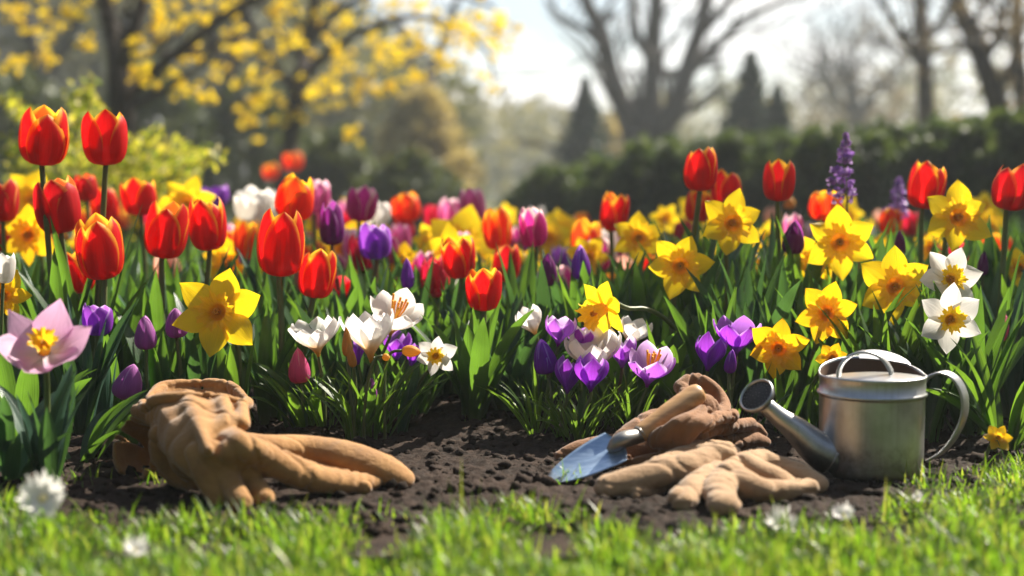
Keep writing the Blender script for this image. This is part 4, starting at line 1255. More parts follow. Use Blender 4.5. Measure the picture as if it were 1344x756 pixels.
# ------------------------------------------------------------------ implicit surfaces for the gloves
def surface_nets(Fv, org, h):
    ins = Fv < 0
    nx, ny, nz = Fv.shape
    cnt = np.zeros((nx - 1, ny - 1, nz - 1), dtype=np.int32)
    for dx in (0, 1):
        for dy in (0, 1):
            for dz in (0, 1):
                cnt += ins[dx:nx - 1 + dx, dy:ny - 1 + dy, dz:nz - 1 + dz]
    act = (cnt > 0) & (cnt < 8)
    I, J, K = np.nonzero(act)
    idx = -np.ones(act.shape, dtype=np.int64)
    idx[I, J, K] = np.arange(len(I))
    acc = np.zeros((len(I), 3)); num = np.zeros(len(I))
    cs = [(a, b, c) for a in (0, 1) for b in (0, 1) for c in (0, 1)]
    for a in cs:
        for b in cs:
            if sum(b) - sum(a) != 1 or any(bb < aa for aa, bb in zip(a, b)): continue
            fa = Fv[I + a[0], J + a[1], K + a[2]]; fb = Fv[I + b[0], J + b[1], K + b[2]]
            m = (fa < 0) != (fb < 0)
            t = np.where(m, fa / np.where(m, fa - fb, 1), 0)
            pos = np.array(a)[None] + t[:, None] * (np.array(b) - np.array(a))[None]
            acc += pos * m[:, None]; num += m
    V = (np.stack([I, J, K], 1) + acc / np.maximum(num, 1)[:, None]) * h + org
    faces = []
    for ax in range(3):
        o1, o2 = [(1, 2), (2, 0), (0, 1)][ax]
        sl0 = [slice(None)] * 3; sl1 = [slice(None)] * 3
        sl0[ax] = slice(0, -1); sl1[ax] = slice(1, None)
        a = ins[tuple(sl0)]; b = ins[tuple(sl1)]
        for sgn in (0, 1):
            ch = (a & ~b) if sgn == 0 else (~a & b)
            q = np.stack(np.nonzero(ch), 1)
            q = q[(q[:, o1] >= 1) & (q[:, o2] >= 1)]
            lim = np.array(act.shape)
            q = q[(q[:, o1] < lim[o1]) & (q[:, o2] < lim[o2]) & (q[:, ax] < lim[ax])]
            if not len(q): continue
            def cell(d1, d2):
                r = q.copy(); r[:, o1] += d1; r[:, o2] += d2
                return idx[r[:, 0], r[:, 1], r[:, 2]]
            quad = np.stack([cell(-1, -1), cell(0, -1), cell(0, 0), cell(-1, 0)], 1)
            if sgn == 1: quad = quad[:, ::-1]
            faces.append(quad)
    Fc = np.concatenate(faces)
    Fc = Fc[(Fc >= 0).all(1)]
    return V, Fc


def G(px, py, r, z0=0.0):
    """a ball of r pixels whose underside is z0 above the soil, seen at (px,py)"""
    Y = (CAM_H - z0 - 0.004) * FPX / (py - 250 + r)
    p = P(px, py, Y)
    return (p.x, p.y, p.z, U(r, Y))


def smin(a, b, k):
    hh = np.clip(0.5 + 0.5 * (b - a) / k, 0, 1)
    return b + (a - b) * hh - k * hh * (1 - hh)


def sculpt(name, chains, mat, parent, cuts=(), h=0.0024, wrinkle=0.0022, seed=0, seams=(), smoothing=1, folds=(1, 0, 0), planes=()):
    """chains: dict(pts=[(x,y,z,r)...], k=blend, flat=(normal, factor) or None, hollow=wall)"""
    allp = np.array([p for ch in chains for p in ch['pts']])
    lo = (allp[:, :3] - allp[:, 3:] - .012).min(0); hi = (allp[:, :3] + allp[:, 3:] + .012).max(0)
    lo[2] = max(lo[2], -0.012)
    ns = np.ceil((hi - lo) / h).astype(int) + 1
    X, Yv, Z = np.meshgrid(*[lo[i] + h * np.arange(ns[i]) for i in range(3)], indexing='ij')
    Pt = np.stack([X, Yv, Z], -1).astype(np.float32)

    def chain_d(ch):
        d = None
        pts = np.array(ch['pts'], dtype=np.float32)
        fl = ch.get('flat')
        # finer steps along a smooth curve
        cv = curve([Vector(p[:3]) for p in pts], max(2, 3 * (len(pts) - 1))) if len(pts) > 2 else [Vector(p[:3]) for p in pts]
        m = len(cv)
        rr = np.interp(np.linspace(0, 1, m), np.linspace(0, 1, len(pts)), pts[:, 3])
        for i in range(m - 1):
            a = np.array(cv[i], dtype=np.float32); b = np.array(cv[i + 1], dtype=np.float32)
            ab = b - a
            rel = Pt - a
            L2 = max(1e-9, float(ab @ ab))
            tt_ = np.clip((rel @ ab) / L2, 0, 1)
            df = rel - tt_[..., None] * ab
            if fl is not None:
                nrm = np.array(Vector(fl[0]).normalized(), dtype=np.float32)
                comp = df @ nrm
                df = df + (comp * (fl[1] - 1))[..., None] * nrm
            q = np.sqrt((df * df).sum(-1)) - (rr[i] + (rr[i + 1] - rr[i]) * tt_)
            d = q if d is None else np.minimum(d, q)
        if ch.get('hollow'):
            d = np.maximum(d, -(d + ch['hollow']))
        return d
    Fv = None
    for ch in chains:
        d = chain_d(ch)
        Fv = d if Fv is None else smin(Fv, d, ch.get('k', .006))
    for ch in cuts:
        d = chain_d(ch)
        Fv = -smin(-Fv, d, ch.get('k', .004))
    for (pp, nn) in planes:
        nn = np.array(Vector(nn).normalized(), dtype=np.float32)
        dpl = (Pt - np.array(pp, dtype=np.float32)) @ nn
        wv = Pt @ np.array([38, -22, 31], dtype=np.float32)
        dpl = dpl + .005 * np.sin(wv + float(pp[0]) * 40) + .003 * np.sin(wv * 2.3)
        Fv = np.maximum(Fv, dpl)
    rs = np.random.RandomState(seed)
    fd = np.array(Vector(folds).normalized(), dtype=np.float32)
    warp = np.zeros(Pt.shape[:3], dtype=np.float32)
    for j in range(4):
        dv = rs.normal(size=3).astype(np.float32)
        warp += np.sin(Pt @ (dv * 22) + rs.uniform(0, 6)) * .5
    for j in range(7):
        dv = rs.normal(size=3).astype(np.float32)
        dv -= fd * (dv @ fd) * .8
        dv /= np.linalg.norm(dv)
        fr = [38, 55, 75, 95, 130, 170, 210][j]
        ph = Pt @ (dv * fr) + warp * (1.2 + .25 * j) + rs.uniform(0, 6)
        mask = np.clip(.5 + 1.1 * np.sin(Pt @ (rs.normal(size=3).astype(np.float32) * 17) + rs.uniform(0, 6)), 0, 1)
        if j < 2:
            Fv = Fv - wrinkle * .45 * np.sin(ph)
        else:
            Fv = Fv + wrinkle * (1.3 if j < 5 else .9) * mask * (np.exp(-(np.sin(ph * .5) / .17) ** 2) - .15)
    for sm in seams:
        d = chain_d(dict(pts=[(*p[:3], 0.0) for p in sm['pts']]))
        Fv = Fv + sm.get('depth', .003) * np.exp(-(d / sm.get('w', .0035)) ** 2)
    V, Fc = surface_nets(Fv, lo, h)
    # Laplacian smoothing
    for _ in range(smoothing):
        e = np.concatenate([Fc[:, [0, 1]], Fc[:, [1, 2]], Fc[:, [2, 3]], Fc[:, [3, 0]]])
        acc = np.zeros_like(V); cn_ = np.zeros(len(V))
        np.add.at(acc, e[:, 0], V[e[:, 1]]); np.add.at(cn_, e[:, 0], 1)
        np.add.at(acc, e[:, 1], V[e[:, 0]]); np.add.at(cn_, e[:, 1], 1)
        V = V * .45 + .55 * acc / np.maximum(cn_, 1)[:, None]
    o = np_mesh(name, V, Fc, V[:, :2], mat, parent)
    st = [sm for sm in seams if sm.get('stitch')]
    if st:
        from mathutils.bvhtree import BVHTree
        bv = BVHTree.FromPolygons([tuple(p) for p in V], [tuple(int(i) for i in f) for f in Fc])
        b = MB()
        for sm in st:
            cv = curve([Vector(p[:3]) for p in sm['pts']], 160)
            acc, on, run = 0.0, True, []
            for a_, c_ in zip(cv, cv[1:]):
                hit = bv.find_nearest(a_ + Vector((0, -.006, .004)))
                if hit[0] is None or hit[3] > .03: continue
                run.append(hit[0] + hit[1] * .0004)
                acc += (c_ - a_).length
                if acc > (.0052 if on else .0030):
                    if on and len(run) > 1 and (run[-1] - run[0]).length < .0075: b.tube([run[0], run[len(run) // 2], run[-1]] if len(run) > 2 else run, .00075, 5)
                    on = not on; acc = 0.0; run = []
        if len(b.v) > 320:
            q = b.build('stitching', M['thread'], o)
    return o


def chain(pts, k=.006, **kw):
    fl = kw.get('flat')
    drop = (1 - 1 / fl[1]) * abs(Vector(fl[0]).normalized().z) if fl else 0.0
    gp = [G(*p) for p in pts]
    return dict(pts=[(x, y, z - r * drop * .8, r) for x, y, z, r in gp], k=k, **kw)


def glove(label, parts, mat, group):
    """parts: list of (name, chains, cuts, seams, wrinkle, fold direction)"""
    root = empty('gardening_glove', (0, 0, 0), label, 'glove', group)
    q = parts[0][1][0]['pts'][0]
    base = Vector((q[0], q[1], 0))
    root.location = base
    for i, (nm, chains, cuts, seams, wr, fo, *pl) in enumerate(parts):
        m = sculpt(nm, chains, M[mat], root, cuts, seams=seams, wrinkle=wr, seed=i + len(label), folds=fo, planes=pl[0] if pl else ())
        m.location = -base
    return root


def seam(pts, depth=.0035, w=.003):
    return dict(pts=[G(x, y, 2, z) for x, y, z in pts], depth=depth, w=w, stitch=depth < .0032)


FACE = (0, -.78, .62)
def g3(px, py, Y, r):
    p = P(px, py, Y)
    return (p.x, p.y, p.z, U(r, Y))


def gauntlet(a, b, ra, rb, wall, flat, k=.004, extra=1.5):
    """outer chain, inner cut and rim plane of a hollow cuff running from a to b (points with distance)"""
    A = Vector(P(*a)); B = Vector(P(*b)); d = (B - A)
    Ra, Rb = U(ra, a[2]), U(rb, b[2])
    E = B + d * .5
    Re = Rb + (Rb - Ra) * .5
    w_ = U(wall, a[2])
    outer = dict(pts=[(*A, Ra), (*B, Rb), (*E, Re)], k=k, flat=flat)
    I0 = A + d * .18
    inner = dict(pts=[(*I0, Ra + (Rb - Ra) * .18 - w_), (*B, Rb - w_), (*(B + d), Rb + (Rb - Ra) - w_)], k=.002, flat=flat)
    return outer, inner, (tuple(B), tuple(d))


GG = 'pair of tan gloves at left'
glove('tan suede glove on top of the left pair, one long finger stretched right', [
    ('hand', [
        chain([(246, 548, 46, .055), (266, 580, 42, .04), (292, 612, 33, .012)], .006, flat=(FACE, 1.75)),
        # folds running down from the cuff
        chain([(206, 530, 6, .122), (232, 566, 7, .09), (256, 604, 6, .055)], .02),
        chain([(246, 522, 7, .13), (258, 556, 8, .105), (274, 592, 7, .078)], .022),
        chain([(292, 526, 8, .125), (298, 552, 9, .105), (296, 574, 8, .085)], .02),
        chain([(318, 532, 8, .12), (318, 556, 9, .10)], .012),
        # fingers hanging down in front
        chain([(256, 592, 14, .065), (270, 624, 16, .03), (286, 655, 14, .0)], .004, flat=(FACE, 1.35)),
        chain([(276, 588, 15, .07), (296, 622, 17, .03), (316, 659, 15, .0)], .004, flat=(FACE, 1.35)),
        chain([(298, 590, 14, .07), (324, 622, 16, .026), (346, 653, 14, .0)], .004, flat=(FACE, 1.35)),
        # long finger
        chain([(282, 560, 11, .085), (312, 577, 18, .078), (350, 597, 22, .046), (400, 618, 23, .017), (450, 629, 21, .0), (488, 631, 13, .0)], .003, flat=((-.2, -.4, .9), 1.45)),
    ], [], [seam([(226, 536, .145), (242, 572, .115), (262, 604, .08)], .004, .005), seam([(270, 530, .15), (280, 560, .125), (290, 588, .1)], .004, .005),
            seam([(304, 578, .115), (344, 606, .08), (384, 627, .045), (444, 644, .02)], .0028, .0025), seam([(310, 566, .12), (352, 586, .088), (402, 606, .06), (452, 616, .04), (486, 622, .02)], .0016, .002), seam([(258, 600, .09), (282, 598, .095), (306, 598, .095)], .003),
            seam([(268, 634, .05), (288, 630, .055)], .003), seam([(294, 634, .055), (314, 628, .06)], .003), seam([(322, 630, .05), (340, 624, .05)], .003), seam([(340, 586, .1), (352, 600, .085), (352, 618, .06)], .0033), seam([(372, 594, .085), (380, 610, .07), (376, 626, .05)], .0033), seam([(396, 600, .07), (404, 616, .05), (402, 636, .03)], .0033), seam([(446, 614, .045), (452, 628, .035), (450, 644, .02)], .0033)], .0022, (.4, -.2, -.8)),
    ('cuff', [
        chain([(190, 536, 6, .115), (206, 525, 6, .13), (252, 520, 6, .135), (296, 522, 6, .13), (322, 532, 6, .115)], .003),
        chain([(190, 530, 6, .10), (214, 508, 6, .115), (258, 503, 6, .118), (300, 507, 6, .115), (324, 526, 6, .10)], .003),
        chain([(190, 536, 6, .115), (188, 533, 6, .108), (190, 530, 6, .10)], .004),
        chain([(322, 532, 6, .115), (325, 529, 6, .108), (324, 526, 6, .10)], .004),
        chain([(192, 542, 6, .085), (214, 520, 6, .10), (258, 515, 6, .103), (300, 519, 6, .10), (322, 538, 6, .085)], .006),
        chain([(196, 553, 6, .07), (216, 532, 6, .085), (258, 527, 6, .088), (300, 531, 6, .085), (320, 548, 6, .07)], .006),
        chain([(206, 545, 15, .095), (256, 540, 17, .10), (310, 545, 14, .095)], .005, flat=(FACE, 1.7)),
        chain([(212, 528, 10, .09), (260, 524, 12, .09), (305, 528, 10, .09)], .006, flat=((0, 0, 1), 1.6)),
    ], [dict(pts=[G(214, 513, 4, .135), G(258, 510, 5, .14), G(302, 514, 4, .135)], k=.003)], [seam([(200, 536, .13), (254, 531, .14), (312, 536, .13)], .0022, .002), seam([(232, 522, .145), (238, 545, .13)], .004, .004), seam([(282, 522, .145), (278, 545, .13)], .004, .004)], .0026, (.1, -.2, -.9)),
], 'tanglove', GG)
co, ci, cp_ = gauntlet((256, 592, 2.40), (176, 590, 2.30), 30, 48, 5, ((.2, .1, 1), 1.1))
glove('tan suede glove underneath the left pair, with a gaping dark cuff', [
    ('hand', [
        chain([(262, 592, 32, .02), (300, 582, 28, .035), (345, 580, 19, .05), (400, 583, 20, .038), (450, 592, 25, .022), (500, 610, 25, .005), (526, 624, 17, 0)], .006, flat=((.2, -.45, .88), 1.55)),
        chain([(370, 614, 13, .015), (430, 632, 14, .0), (480, 640, 10, 0)], .003),
        chain([(330, 602, 26, .01), (390, 610, 18, .01)], .008),
        chain([(208, 570, 12, .075), (214, 598, 16, .035), (232, 622, 16, .006), (256, 635, 12, 0)], .003),
        chain([(236, 584, 16, .05), (240, 606, 18, .03), (262, 626, 14, .005)], .003),
        chain([(180, 540, 10, .095), (215, 545, 14, .09), (245, 552, 16, .085)], .005),
    ], [], [seam([(380, 566, .08), (430, 568, .085), (480, 582, .065), (528, 608, .03)], .0025, .0025), seam([(420, 588, .07), (470, 604, .05), (510, 626, .02)], .004), seam([(500, 592, .06), (512, 606, .05), (514, 624, .03)], .0033), seam([(440, 572, .08), (452, 590, .065), (450, 612, .04)], .0033), seam([(212, 590, .08), (222, 612, .05), (240, 630, .03)], .0025)], .0028, (.9, -.2, -.3)),
    ('cuff', [co], [ci], [], .0045, (.9, .2, 0), [cp_]),
], 'tanglove', GG)

GG2 = 'heap of gloves under the trowel'
BR = (-.1, -.78, .62)
glove('brown suede glove crumpled beneath the trowel, topmost of the heap', [
    ('hand', [
        chain([(806, 586, 16, .02), (838, 568, 31, .02), (884, 553, 38, .02), (926, 548, 27, .035)], .005, flat=(BR, 2.6)),
        # rolled edge of the back panel, then the folds below it
        chain([(800, 604, 6, .02), (842, 605, 7, .02), (872, 596, 8, .03), (900, 574, 9, .06), (926, 553, 10, .08), (962, 546, 7, .08)], .0025),
        chain([(862, 578, 10, .05), (890, 562, 12, .07), (925, 540, 11, .09)], .005),
        chain([(886, 598, 12, .018), (930, 577, 17, .028), (978, 570, 17, .026), (1004, 577, 9, .028)], .0025, flat=((0, -.5, .86), 1.7)),
        chain([(905, 582, 7, .05), (945, 562, 8, .06), (990, 560, 7, .05), (1004, 570, 5, .04)], .0022),
        chain([(934, 562, 9, .06), (985, 556, 8, .055)], .0025),
        chain([(900, 592, 20, .0), (960, 586, 20, .0)], .006),
    ], [], [seam([(850, 590, .08), (884, 576, .095), (908, 558, .11)], .003, .0025), seam([(905, 588, .07), (950, 569, .08), (1000, 569, .06)], .003, .0025), seam([(846, 560, .1), (880, 545, .12), (915, 540, .12)], .003, .003), seam([(820, 575, .07), (834, 590, .05)], .004, .004), seam([(868, 550, .1), (880, 572, .08)], .004, .004)], .0034, (.8, -.2, .4)),
    ('cuff', [
        chain([(893, 508, 8, .115), (908, 499, 8, .125), (926, 504, 8, .12), (944, 520, 8, .10), (951, 540, 8, .08), (934, 547, 8, .08), (912, 534, 8, .095), (893, 508, 8, .115)], .003),
        chain([(900, 512, 9, .11), (925, 530, 19, .08), (930, 545, 18, .06)], .005, flat=(FACE, 1.7)),
    ], [], [seam([(896, 510, .16), (918, 516, .15), (940, 534, .12)], .003, .0025)], .0034, (.3, -.3, -.9)),
    ('folded_flap', [chain([(736, 597, 8, .0), (762, 590, 13, .0), (800, 584, 16, .0), (830, 580, 16, .0)], .008, flat=(FACE, 1.3))], [], [], .003, (1, 0, 0)),
], 'brownglove', GG2)
UPN = ((-.05, -.35, .93), 1.6)
glove('beige glove with one thick finger pointing left towards the trowel tip', [
    ('hand', [
        chain([(800, 634, 20, 0), (848, 621, 22, .01), (900, 606, 23, .022), (942, 594, 17, .035)], 0.003, flat=((0, -.5, .86), 1.5)),
        chain([(835, 648, 9, 0), (880, 636, 11, .0), (920, 627, 13, .0)], .0025),
        chain([(870, 608, 18, .02), (920, 588, 18, .03), (955, 586, 12, .035)], .004, flat=((0, -.5, .8), 1.5)),
        chain([(926, 590, 16, .04), (950, 590, 17, .04), (962, 592, 12, .035)], .003, flat=((0, -.6, .8), 1.5)),
    ], [], [seam([(790, 622, .045), (830, 611, .07), (880, 596, .09), (930, 582, .09)], .0025, .0025), seam([(800, 650, .01), (850, 636, .03), (900, 622, .045), (940, 606, .055)], .0028, .0025), seam([(842, 600, .08), (850, 618, .06), (846, 642, .03)], .0035, .0025), seam([(856, 600, .08), (864, 614, .06), (862, 634, .03)], .0035, .0022), seam([(900, 586, .09), (908, 604, .07), (904, 626, .04)], .0038, .003), seam([(914, 586, .09), (920, 600, .07)], .0035, .0025), seam([(812, 620, .06), (818, 632, .04)], .0033, .002)], .0026, (.9, -.2, .3)),
], 'beigeglove', GG2)
glove('beige glove with curled knuckles, in front of the can spout', [
    ('hand', [
        chain([(897, 650, 21, 0), (908, 636, 20, .008), (940, 612, 18, .022)], .0018, flat=UPN),
        chain([(950, 654, 23, 0), (944, 634, 23, .008), (958, 612, 19, .022)], .0018, flat=UPN),
        chain([(1003, 638, 17, .008), (982, 629, 20, .013), (958, 614, 18, .026)], .0018, flat=UPN),
        chain([(1034, 632, 15, .004), (1012, 618, 17, .016), (980, 602, 16, .03)], .0018, flat=UPN),
        chain([(1070, 630, 16, .0), (1044, 613, 18, .012), (1000, 596, 14, .03)], .0025, flat=UPN),
        chain([(960, 604, 20, .022), (1000, 600, 19, .02), (1040, 618, 18, .0)], .004, flat=UPN),
        chain([(950, 640, 16, 0), (1000, 645, 16, 0), (1060, 640, 14, 0)], .006),
    ], [], [seam([(896, 634, .045), (925, 632, .055), (945, 636, .06), (968, 634, .06)], .0045, .0025), seam([(900, 644, .04), (922, 644, .045)], .0035, .0022), seam([(928, 646, .05), (950, 644, .05), (972, 646, .05)], .0045, .0025), seam([(921, 664, .02), (923, 640, .05), (932, 618, .065), (948, 602, .08)], .0045, .0025), seam([(970, 612, .085), (985, 618, .075), (992, 612, .075)], .004, .0025), seam([(984, 616, .075), (992, 628, .06), (988, 642, .03)], .004, .0025), seam([(1000, 606, .075), (1016, 610, .07), (1026, 604, .065)], .004, .0025), seam([(1014, 608, .07), (1020, 620, .055)], .0035, .0025), seam([(975, 640, .04), (978, 622, .06), (960, 604, .085)], .0035, .0025), seam([(948, 606, .085), (990, 594, .085), (1040, 604, .065), (1074, 622, .04)], .0025, .0022)], .0028, (.6, -.5, .3)),
], 'beigeglove', GG2)

# ------------------------------------------------------------------ trowel
def trowel():
    tip = Vector(P(714, 634, 2.25)); neck = Vector(P(822, 581, 2.290)); butt = Vector(P(921, 513, 2.37))
    hs = Vector(P(838, 571, 2.305))
    root = empty('trowel', (tip.x, tip.y, 0), 'garden trowel with blue steel blade and wooden handle lying on the gloves', 'trowel')
    o = Vector(root.location)
    ax = (neck - tip); L = ax.length; ax.normalize()
    # blade frame: width direction lies roughly along the picture's lower right
    wdir = (Vector(P(842, 600, 2.265)) - Vector(P(800, 563, 2.325)))
    wdir = (wdir - ax * wdir.dot(ax)).normalized()
    nrm = ax.cross(wdir)
    if nrm.z < 0: nrm = -nrm
    hw = 0.036
    def fn(u, v, off=0.0):
        q = u * 2 - 1
        wv = hw * interp([(0, .02), (.06, .22), (.2, .52), (.45, .82), (.7, .97), (.85, 1.0), (.93, .97), (1.0, .80)], v)
        s = L * 0.97 * v - (0.012 * q * q if v > .9 else 0) * ((v - .9) / .1)
        dish = .009 * (q * q) * min(1, v * 1.4) - .006 * min(1, v * 1.3)
        ridge = .004 * math.exp(-(q / .16) ** 2) * max(0, (v - .45)) * 2
        return tip - o + ax * s + wdir * (q * wv) + nrm * (dish + ridge + off)
    b = MB().grid(lambda u, v: fn(u, v, .0012), 16, 22).grid(lambda u, v: fn(u, v, -.0012), 16, 22, flip=True)
    n1 = 17 * 23
    def idx(i, j, s): return s * n1 + j * 17 + i
    for j in range(22):
        for i in (0, 16):
            q = (idx(i, j, 0), idx(i, j + 1, 0), idx(i, j + 1, 1), idx(i, j, 1))
            b.f.append(q if i == 0 else q[::-1])
    for i in range(16):
        for j in (0, 22):
            q = (idx(i, j, 0), idx(i + 1, j, 0), idx(i + 1, j, 1), idx(i, j, 1))
            b.f.append(q if j == 22 else q[::-1])
    b.build('blade', M['steel'], root)
    # shank and ferrule
    s0 = tip + ax * L * .78 + nrm * .001
    pts = curve([s0 - o, tip + ax * L * .95 + nrm * .010 - o, hs - (butt - hs).normalized() * .004 - o, hs + (butt - hs).normalized() * .006 - o], 12)
    MB().tube(pts, [.005, .009, .012, .0135, .014, .014, .0135, .013, .013, .0135, .014, .0148, .0148], 16).build('ferrule', M['ferrule'], root)
    hd = (butt - hs); HL = hd.length; hd.normalize()
    prof = [(0, .0135), (.02, .0148), (.2, .0160), (.45, .0180), (.7, .0190), (.88, .0188), (.95, .0170), (.985, .0120), (1.0, .003)]
    n = 26
    MB().tube([hs + hd * HL * i / n - o for i in range(n + 1)], [interp(prof, i / n) for i in range(n + 1)], 24).build('handle', M['wood'], root)


trowel()

# ------------------------------------------------------------------ watering can
def strap(pts, width, thick, wdir, n=40):
    """a flat metal strap along pts, width across wdir"""
    cp = curve(pts, n)
    wdir = Vector(wdir).normalized()
    b = MB()
    for j, p in enumerate(cp):
        t = (cp[min(j + 1, n)] - cp[max(j - 1, 0)]).normalized()
        nr = t.cross(wdir).normalized()
        sec = [(-1, -.6), (-.8, -1), (.8, -1), (1, -.6), (1, .6), (.8, 1), (-.8, 1), (-1, .6)]
        for (a, c_) in sec:
            b.v.append(tuple(p + wdir * a * width / 2 + nr * c_ * thick / 2)); b.uv.append((a, j / n))
    for j in range(n):
        for i in range(8):
            i2 = (i + 1) % 8
            b.f.append((j * 8 + i, j * 8 + i2, (j + 1) * 8 + i2, (j + 1) * 8 + i))
    b.f.append(tuple(range(8))[::-1]); b.f.append(tuple(n * 8 + i for i in range(8)))
    return b


def watering_can():
    root = empty('watering_can', (CAN_X, CAN_Y, 0.0), 'galvanised metal watering can with arched handle standing on the soil', 'watering can')
    o = Vector((CAN_X, CAN_Y, 0))
    r = .0865; H = .1655
    prof = [(.001, .003), (r * .955, .003), (r * .965, .000), (r * .98, .003), (r * .985, .010), (r * .975, .014), (r * .985, .04), (r * .99, .09), (r * .995, .128), (r * .997, .1315),
            (r * 1.03, .1325), (r * 1.042, .1350), (r * 1.03, .1375), (r * .997, .1385), (r * 1.0, .158), (r * 1.012, .161), (r * 1.018, .1635), (r * 1.008, H + .0005), (r * .985, H), (r * .978, .160), (r * .965, .120), (r * .95, .02), (.001, .012)]
    def tilt_rim(b):
        # the rim rises towards the back, so the mouth leans to the front
        b.v = [(x, y, z + .020 * min(1, max(0, (z - .140) / .022)) * max(0, y / r) ** 1.1) for (x, y, z) in b.v]
        return b
    tilt_rim(MB().lathe(prof, 96)).build('body', M['zinc'], root)
    # half cover, domed, over the front
    def cov(u, v):
        a = math.pi + u * math.pi
        rr = r * .985 * v
        x, y = rr * math.cos(a), rr * math.sin(a)
        y = -.006 + y * (.94 - .0)
        z = H - .004 + .0085 * (1 - v ** 2) ** .8
        return (x, y, z)
    MB().grid(cov, 40, 14).grid(lambda u, v: Vector(cov(u, v)) - Vector((0, 0, .0016)), 40, 14, flip=True).build('cover', M['zincpale'], root)
    # hinged flap standing open at the back
    def flap(u, v, off=0.0):
        a = u * math.pi
        x, y = r * .50 * v * math.cos(a), r * .8 * v * math.sin(a)
        t_ = R(12)
        return Vector((x + .030, .034 + y * math.cos(t_) * .6, H + .0165 + .002 * (1 - v * v) + y * math.sin(t_) + off - .12 * x))
    MB().grid(lambda u, v: flap(u, v, .001), 30, 8).grid(lambda u, v: flap(u, v, -.001), 30, 8, flip=True).build('lid', M['zincpale'], root)
    tilt_rim(MB().lathe([(r * .974, .1625), (r * .962, .150), (r * .955, .120), (.001, .118)], 60)).build('inside', M['inner'], root)
    # arched carrying handle on the top
    Yh = CAN_Y - .030
    pts = [P(1100, 504, Yh), P(1103, 482, Yh), P(1117, 467, Yh), P(1136, 462, Yh), P(1155, 468, Yh), P(1168, 484, Yh), P(1173, 506, Yh)]
    strap([p - o for p in pts], .018, .0048, (.50, .86, 0)).build('top_handle', M['zinc'], root)
    # back handle
    Yb = CAN_Y
    pts = [P(1208, 506, Yb), P(1219, 495, Yb), P(1238, 489, Yb), P(1256, 499, Yb), P(1266, 521, Yb), P(1265, 547, Yb), P(1253, 574, Yb), P(1237, 593, Yb), P(1219, 604, Yb)]
    strap([p - o for p in pts], .032, .0045, (.60, .80, 0), 60).build('back_handle', M['zinc'], root)
    # spout
    Ys = CAN_Y - .02
    sp = [P(1100, 604, Ys), P(1072, 588, Ys), P(1046, 565, Ys), P(1022, 547, Ys - .004), P(1004, 531, Ys - .008)]
    cp = curve([p - o for p in sp], 20)
    rad = [interp([(0, 27), (.15, 26), (.4, 20), (.7, 13.5), (1, 10.5)], i / 20) * Ys / FPX for i in range(21)]
    spout = MB().tube(cp, rad, 32).build('spout', M['zinc'], root)
    MB().tube([cp[2] + (cp[1] - cp[2]) * .4, cp[2]], [rad[2] * 1.10, rad[2] * 1.06], 32).build('collar', M['zinc'], spout)
    # rose
    nrm = Vector((-.60, -.50, .62)).normalized()
    c = P(994, 520, Ys - .012) - o
    MX = Matrix.Translation(c) @ orient(nrm)
    R2 = U(24, Ys)
    rose = MB().lathe([(U(10.5, Ys), -.026), (U(12, Ys), -.018), (R2 * .8, -.009), (R2 * .98, -.005), (R2 * 1.03, -.002), (R2 * 1.04, .004), (R2 * 1.0, .0055), (R2 * .94, .0045), (R2 * .92, .001)], 48).xform(MX).build('rose', M['zinc'], root)
    MB().lathe([(R2 * .925, .0012), (R2 * .5, .003), (.0005, .0036)], 40).xform(MX).build('rose_face', M['darkhole'], rose)
    b = MB()
    for ring, cnt in ((.2, 5), (.42, 11), (.62, 16), (.80, 22)):
        for k in range(cnt):
            a = k / cnt * 6.283 + ring * 5
            M2 = MX @ Matrix.Translation((R2 * ring * math.cos(a), R2 * ring * math.sin(a), .0036 - .0024 * ring))
            bb = MB().lathe([(.0009, -.001), (.0008, .0004), (.0004, .0006)], 7, M2)
            o2 = len(b.v); b.v += bb.v; b.uv += bb.uv; b.f += [tuple(i + o2 for i in f) for f in bb.f]
    b.build('sprinkler_holes', M['ferrule'], rose)
    return root


watering_can()

# ------------------------------------------------------------------ background: trees, bushes, hedge
def cards(b, c, rad, n, size, rng, hue=(0, 1), squash=1.0):
    for _ in range(n):
        d = Vector((rng.gauss(0, 1), rng.gauss(0, 1), rng.gauss(0, 1)))
        d = d.normalized() * rad * rng.random() ** .45
        p = Vector(c) + Vector((d.x, d.y, d.z * squash))
        nn = Vector((rng.gauss(0, 1), rng.gauss(0, 1), rng.gauss(0, 1))).normalized()
        t1 = nn.orthogonal().normalized(); t2 = nn.cross(t1)
        s = size * rng.uniform(.6, 1.3)
        o = len(b.v); hu = rng.uniform(*hue)
        for (i, j) in ((-1, 0), (0, -.55), (1, 0), (0, .55)):
            b.v.append(tuple(p + t1 * i * s + t2 * j * s)); b.uv.append((hu, 0))
        b.f.append((o, o + 1, o + 2, o + 3))


def twigs(b, p, d, L, r, depth, rng, ends):
    n = 4
    pts = [Vector(p)]
    dd = Vector(d).normalized()
    for i in range(n):
        dd = (dd + Vector((rng.uniform(-.22, .22), rng.uniform(-.22, .22), rng.uniform(-.12, .2)))).normalized()
        pts.append(pts[-1] + dd * L / n)
    b.tube(pts, [r * (1 - .55 * i / n) for i in range(n + 1)], 6, cap=False)
    ends.append(pts[-1])
    if depth <= 0: return
    for k in range(rng.choice([2, 3, 3])):
        q = pts[rng.randint(1, n)]
        nd = (dd + Vector((rng.uniform(-.9, .9), rng.uniform(-.9, .9), rng.uniform(-.3, .6)))).normalized()
        twigs(b, q, nd, L * rng.uniform(.5, .75), r * .5, depth - 1, rng, ends)


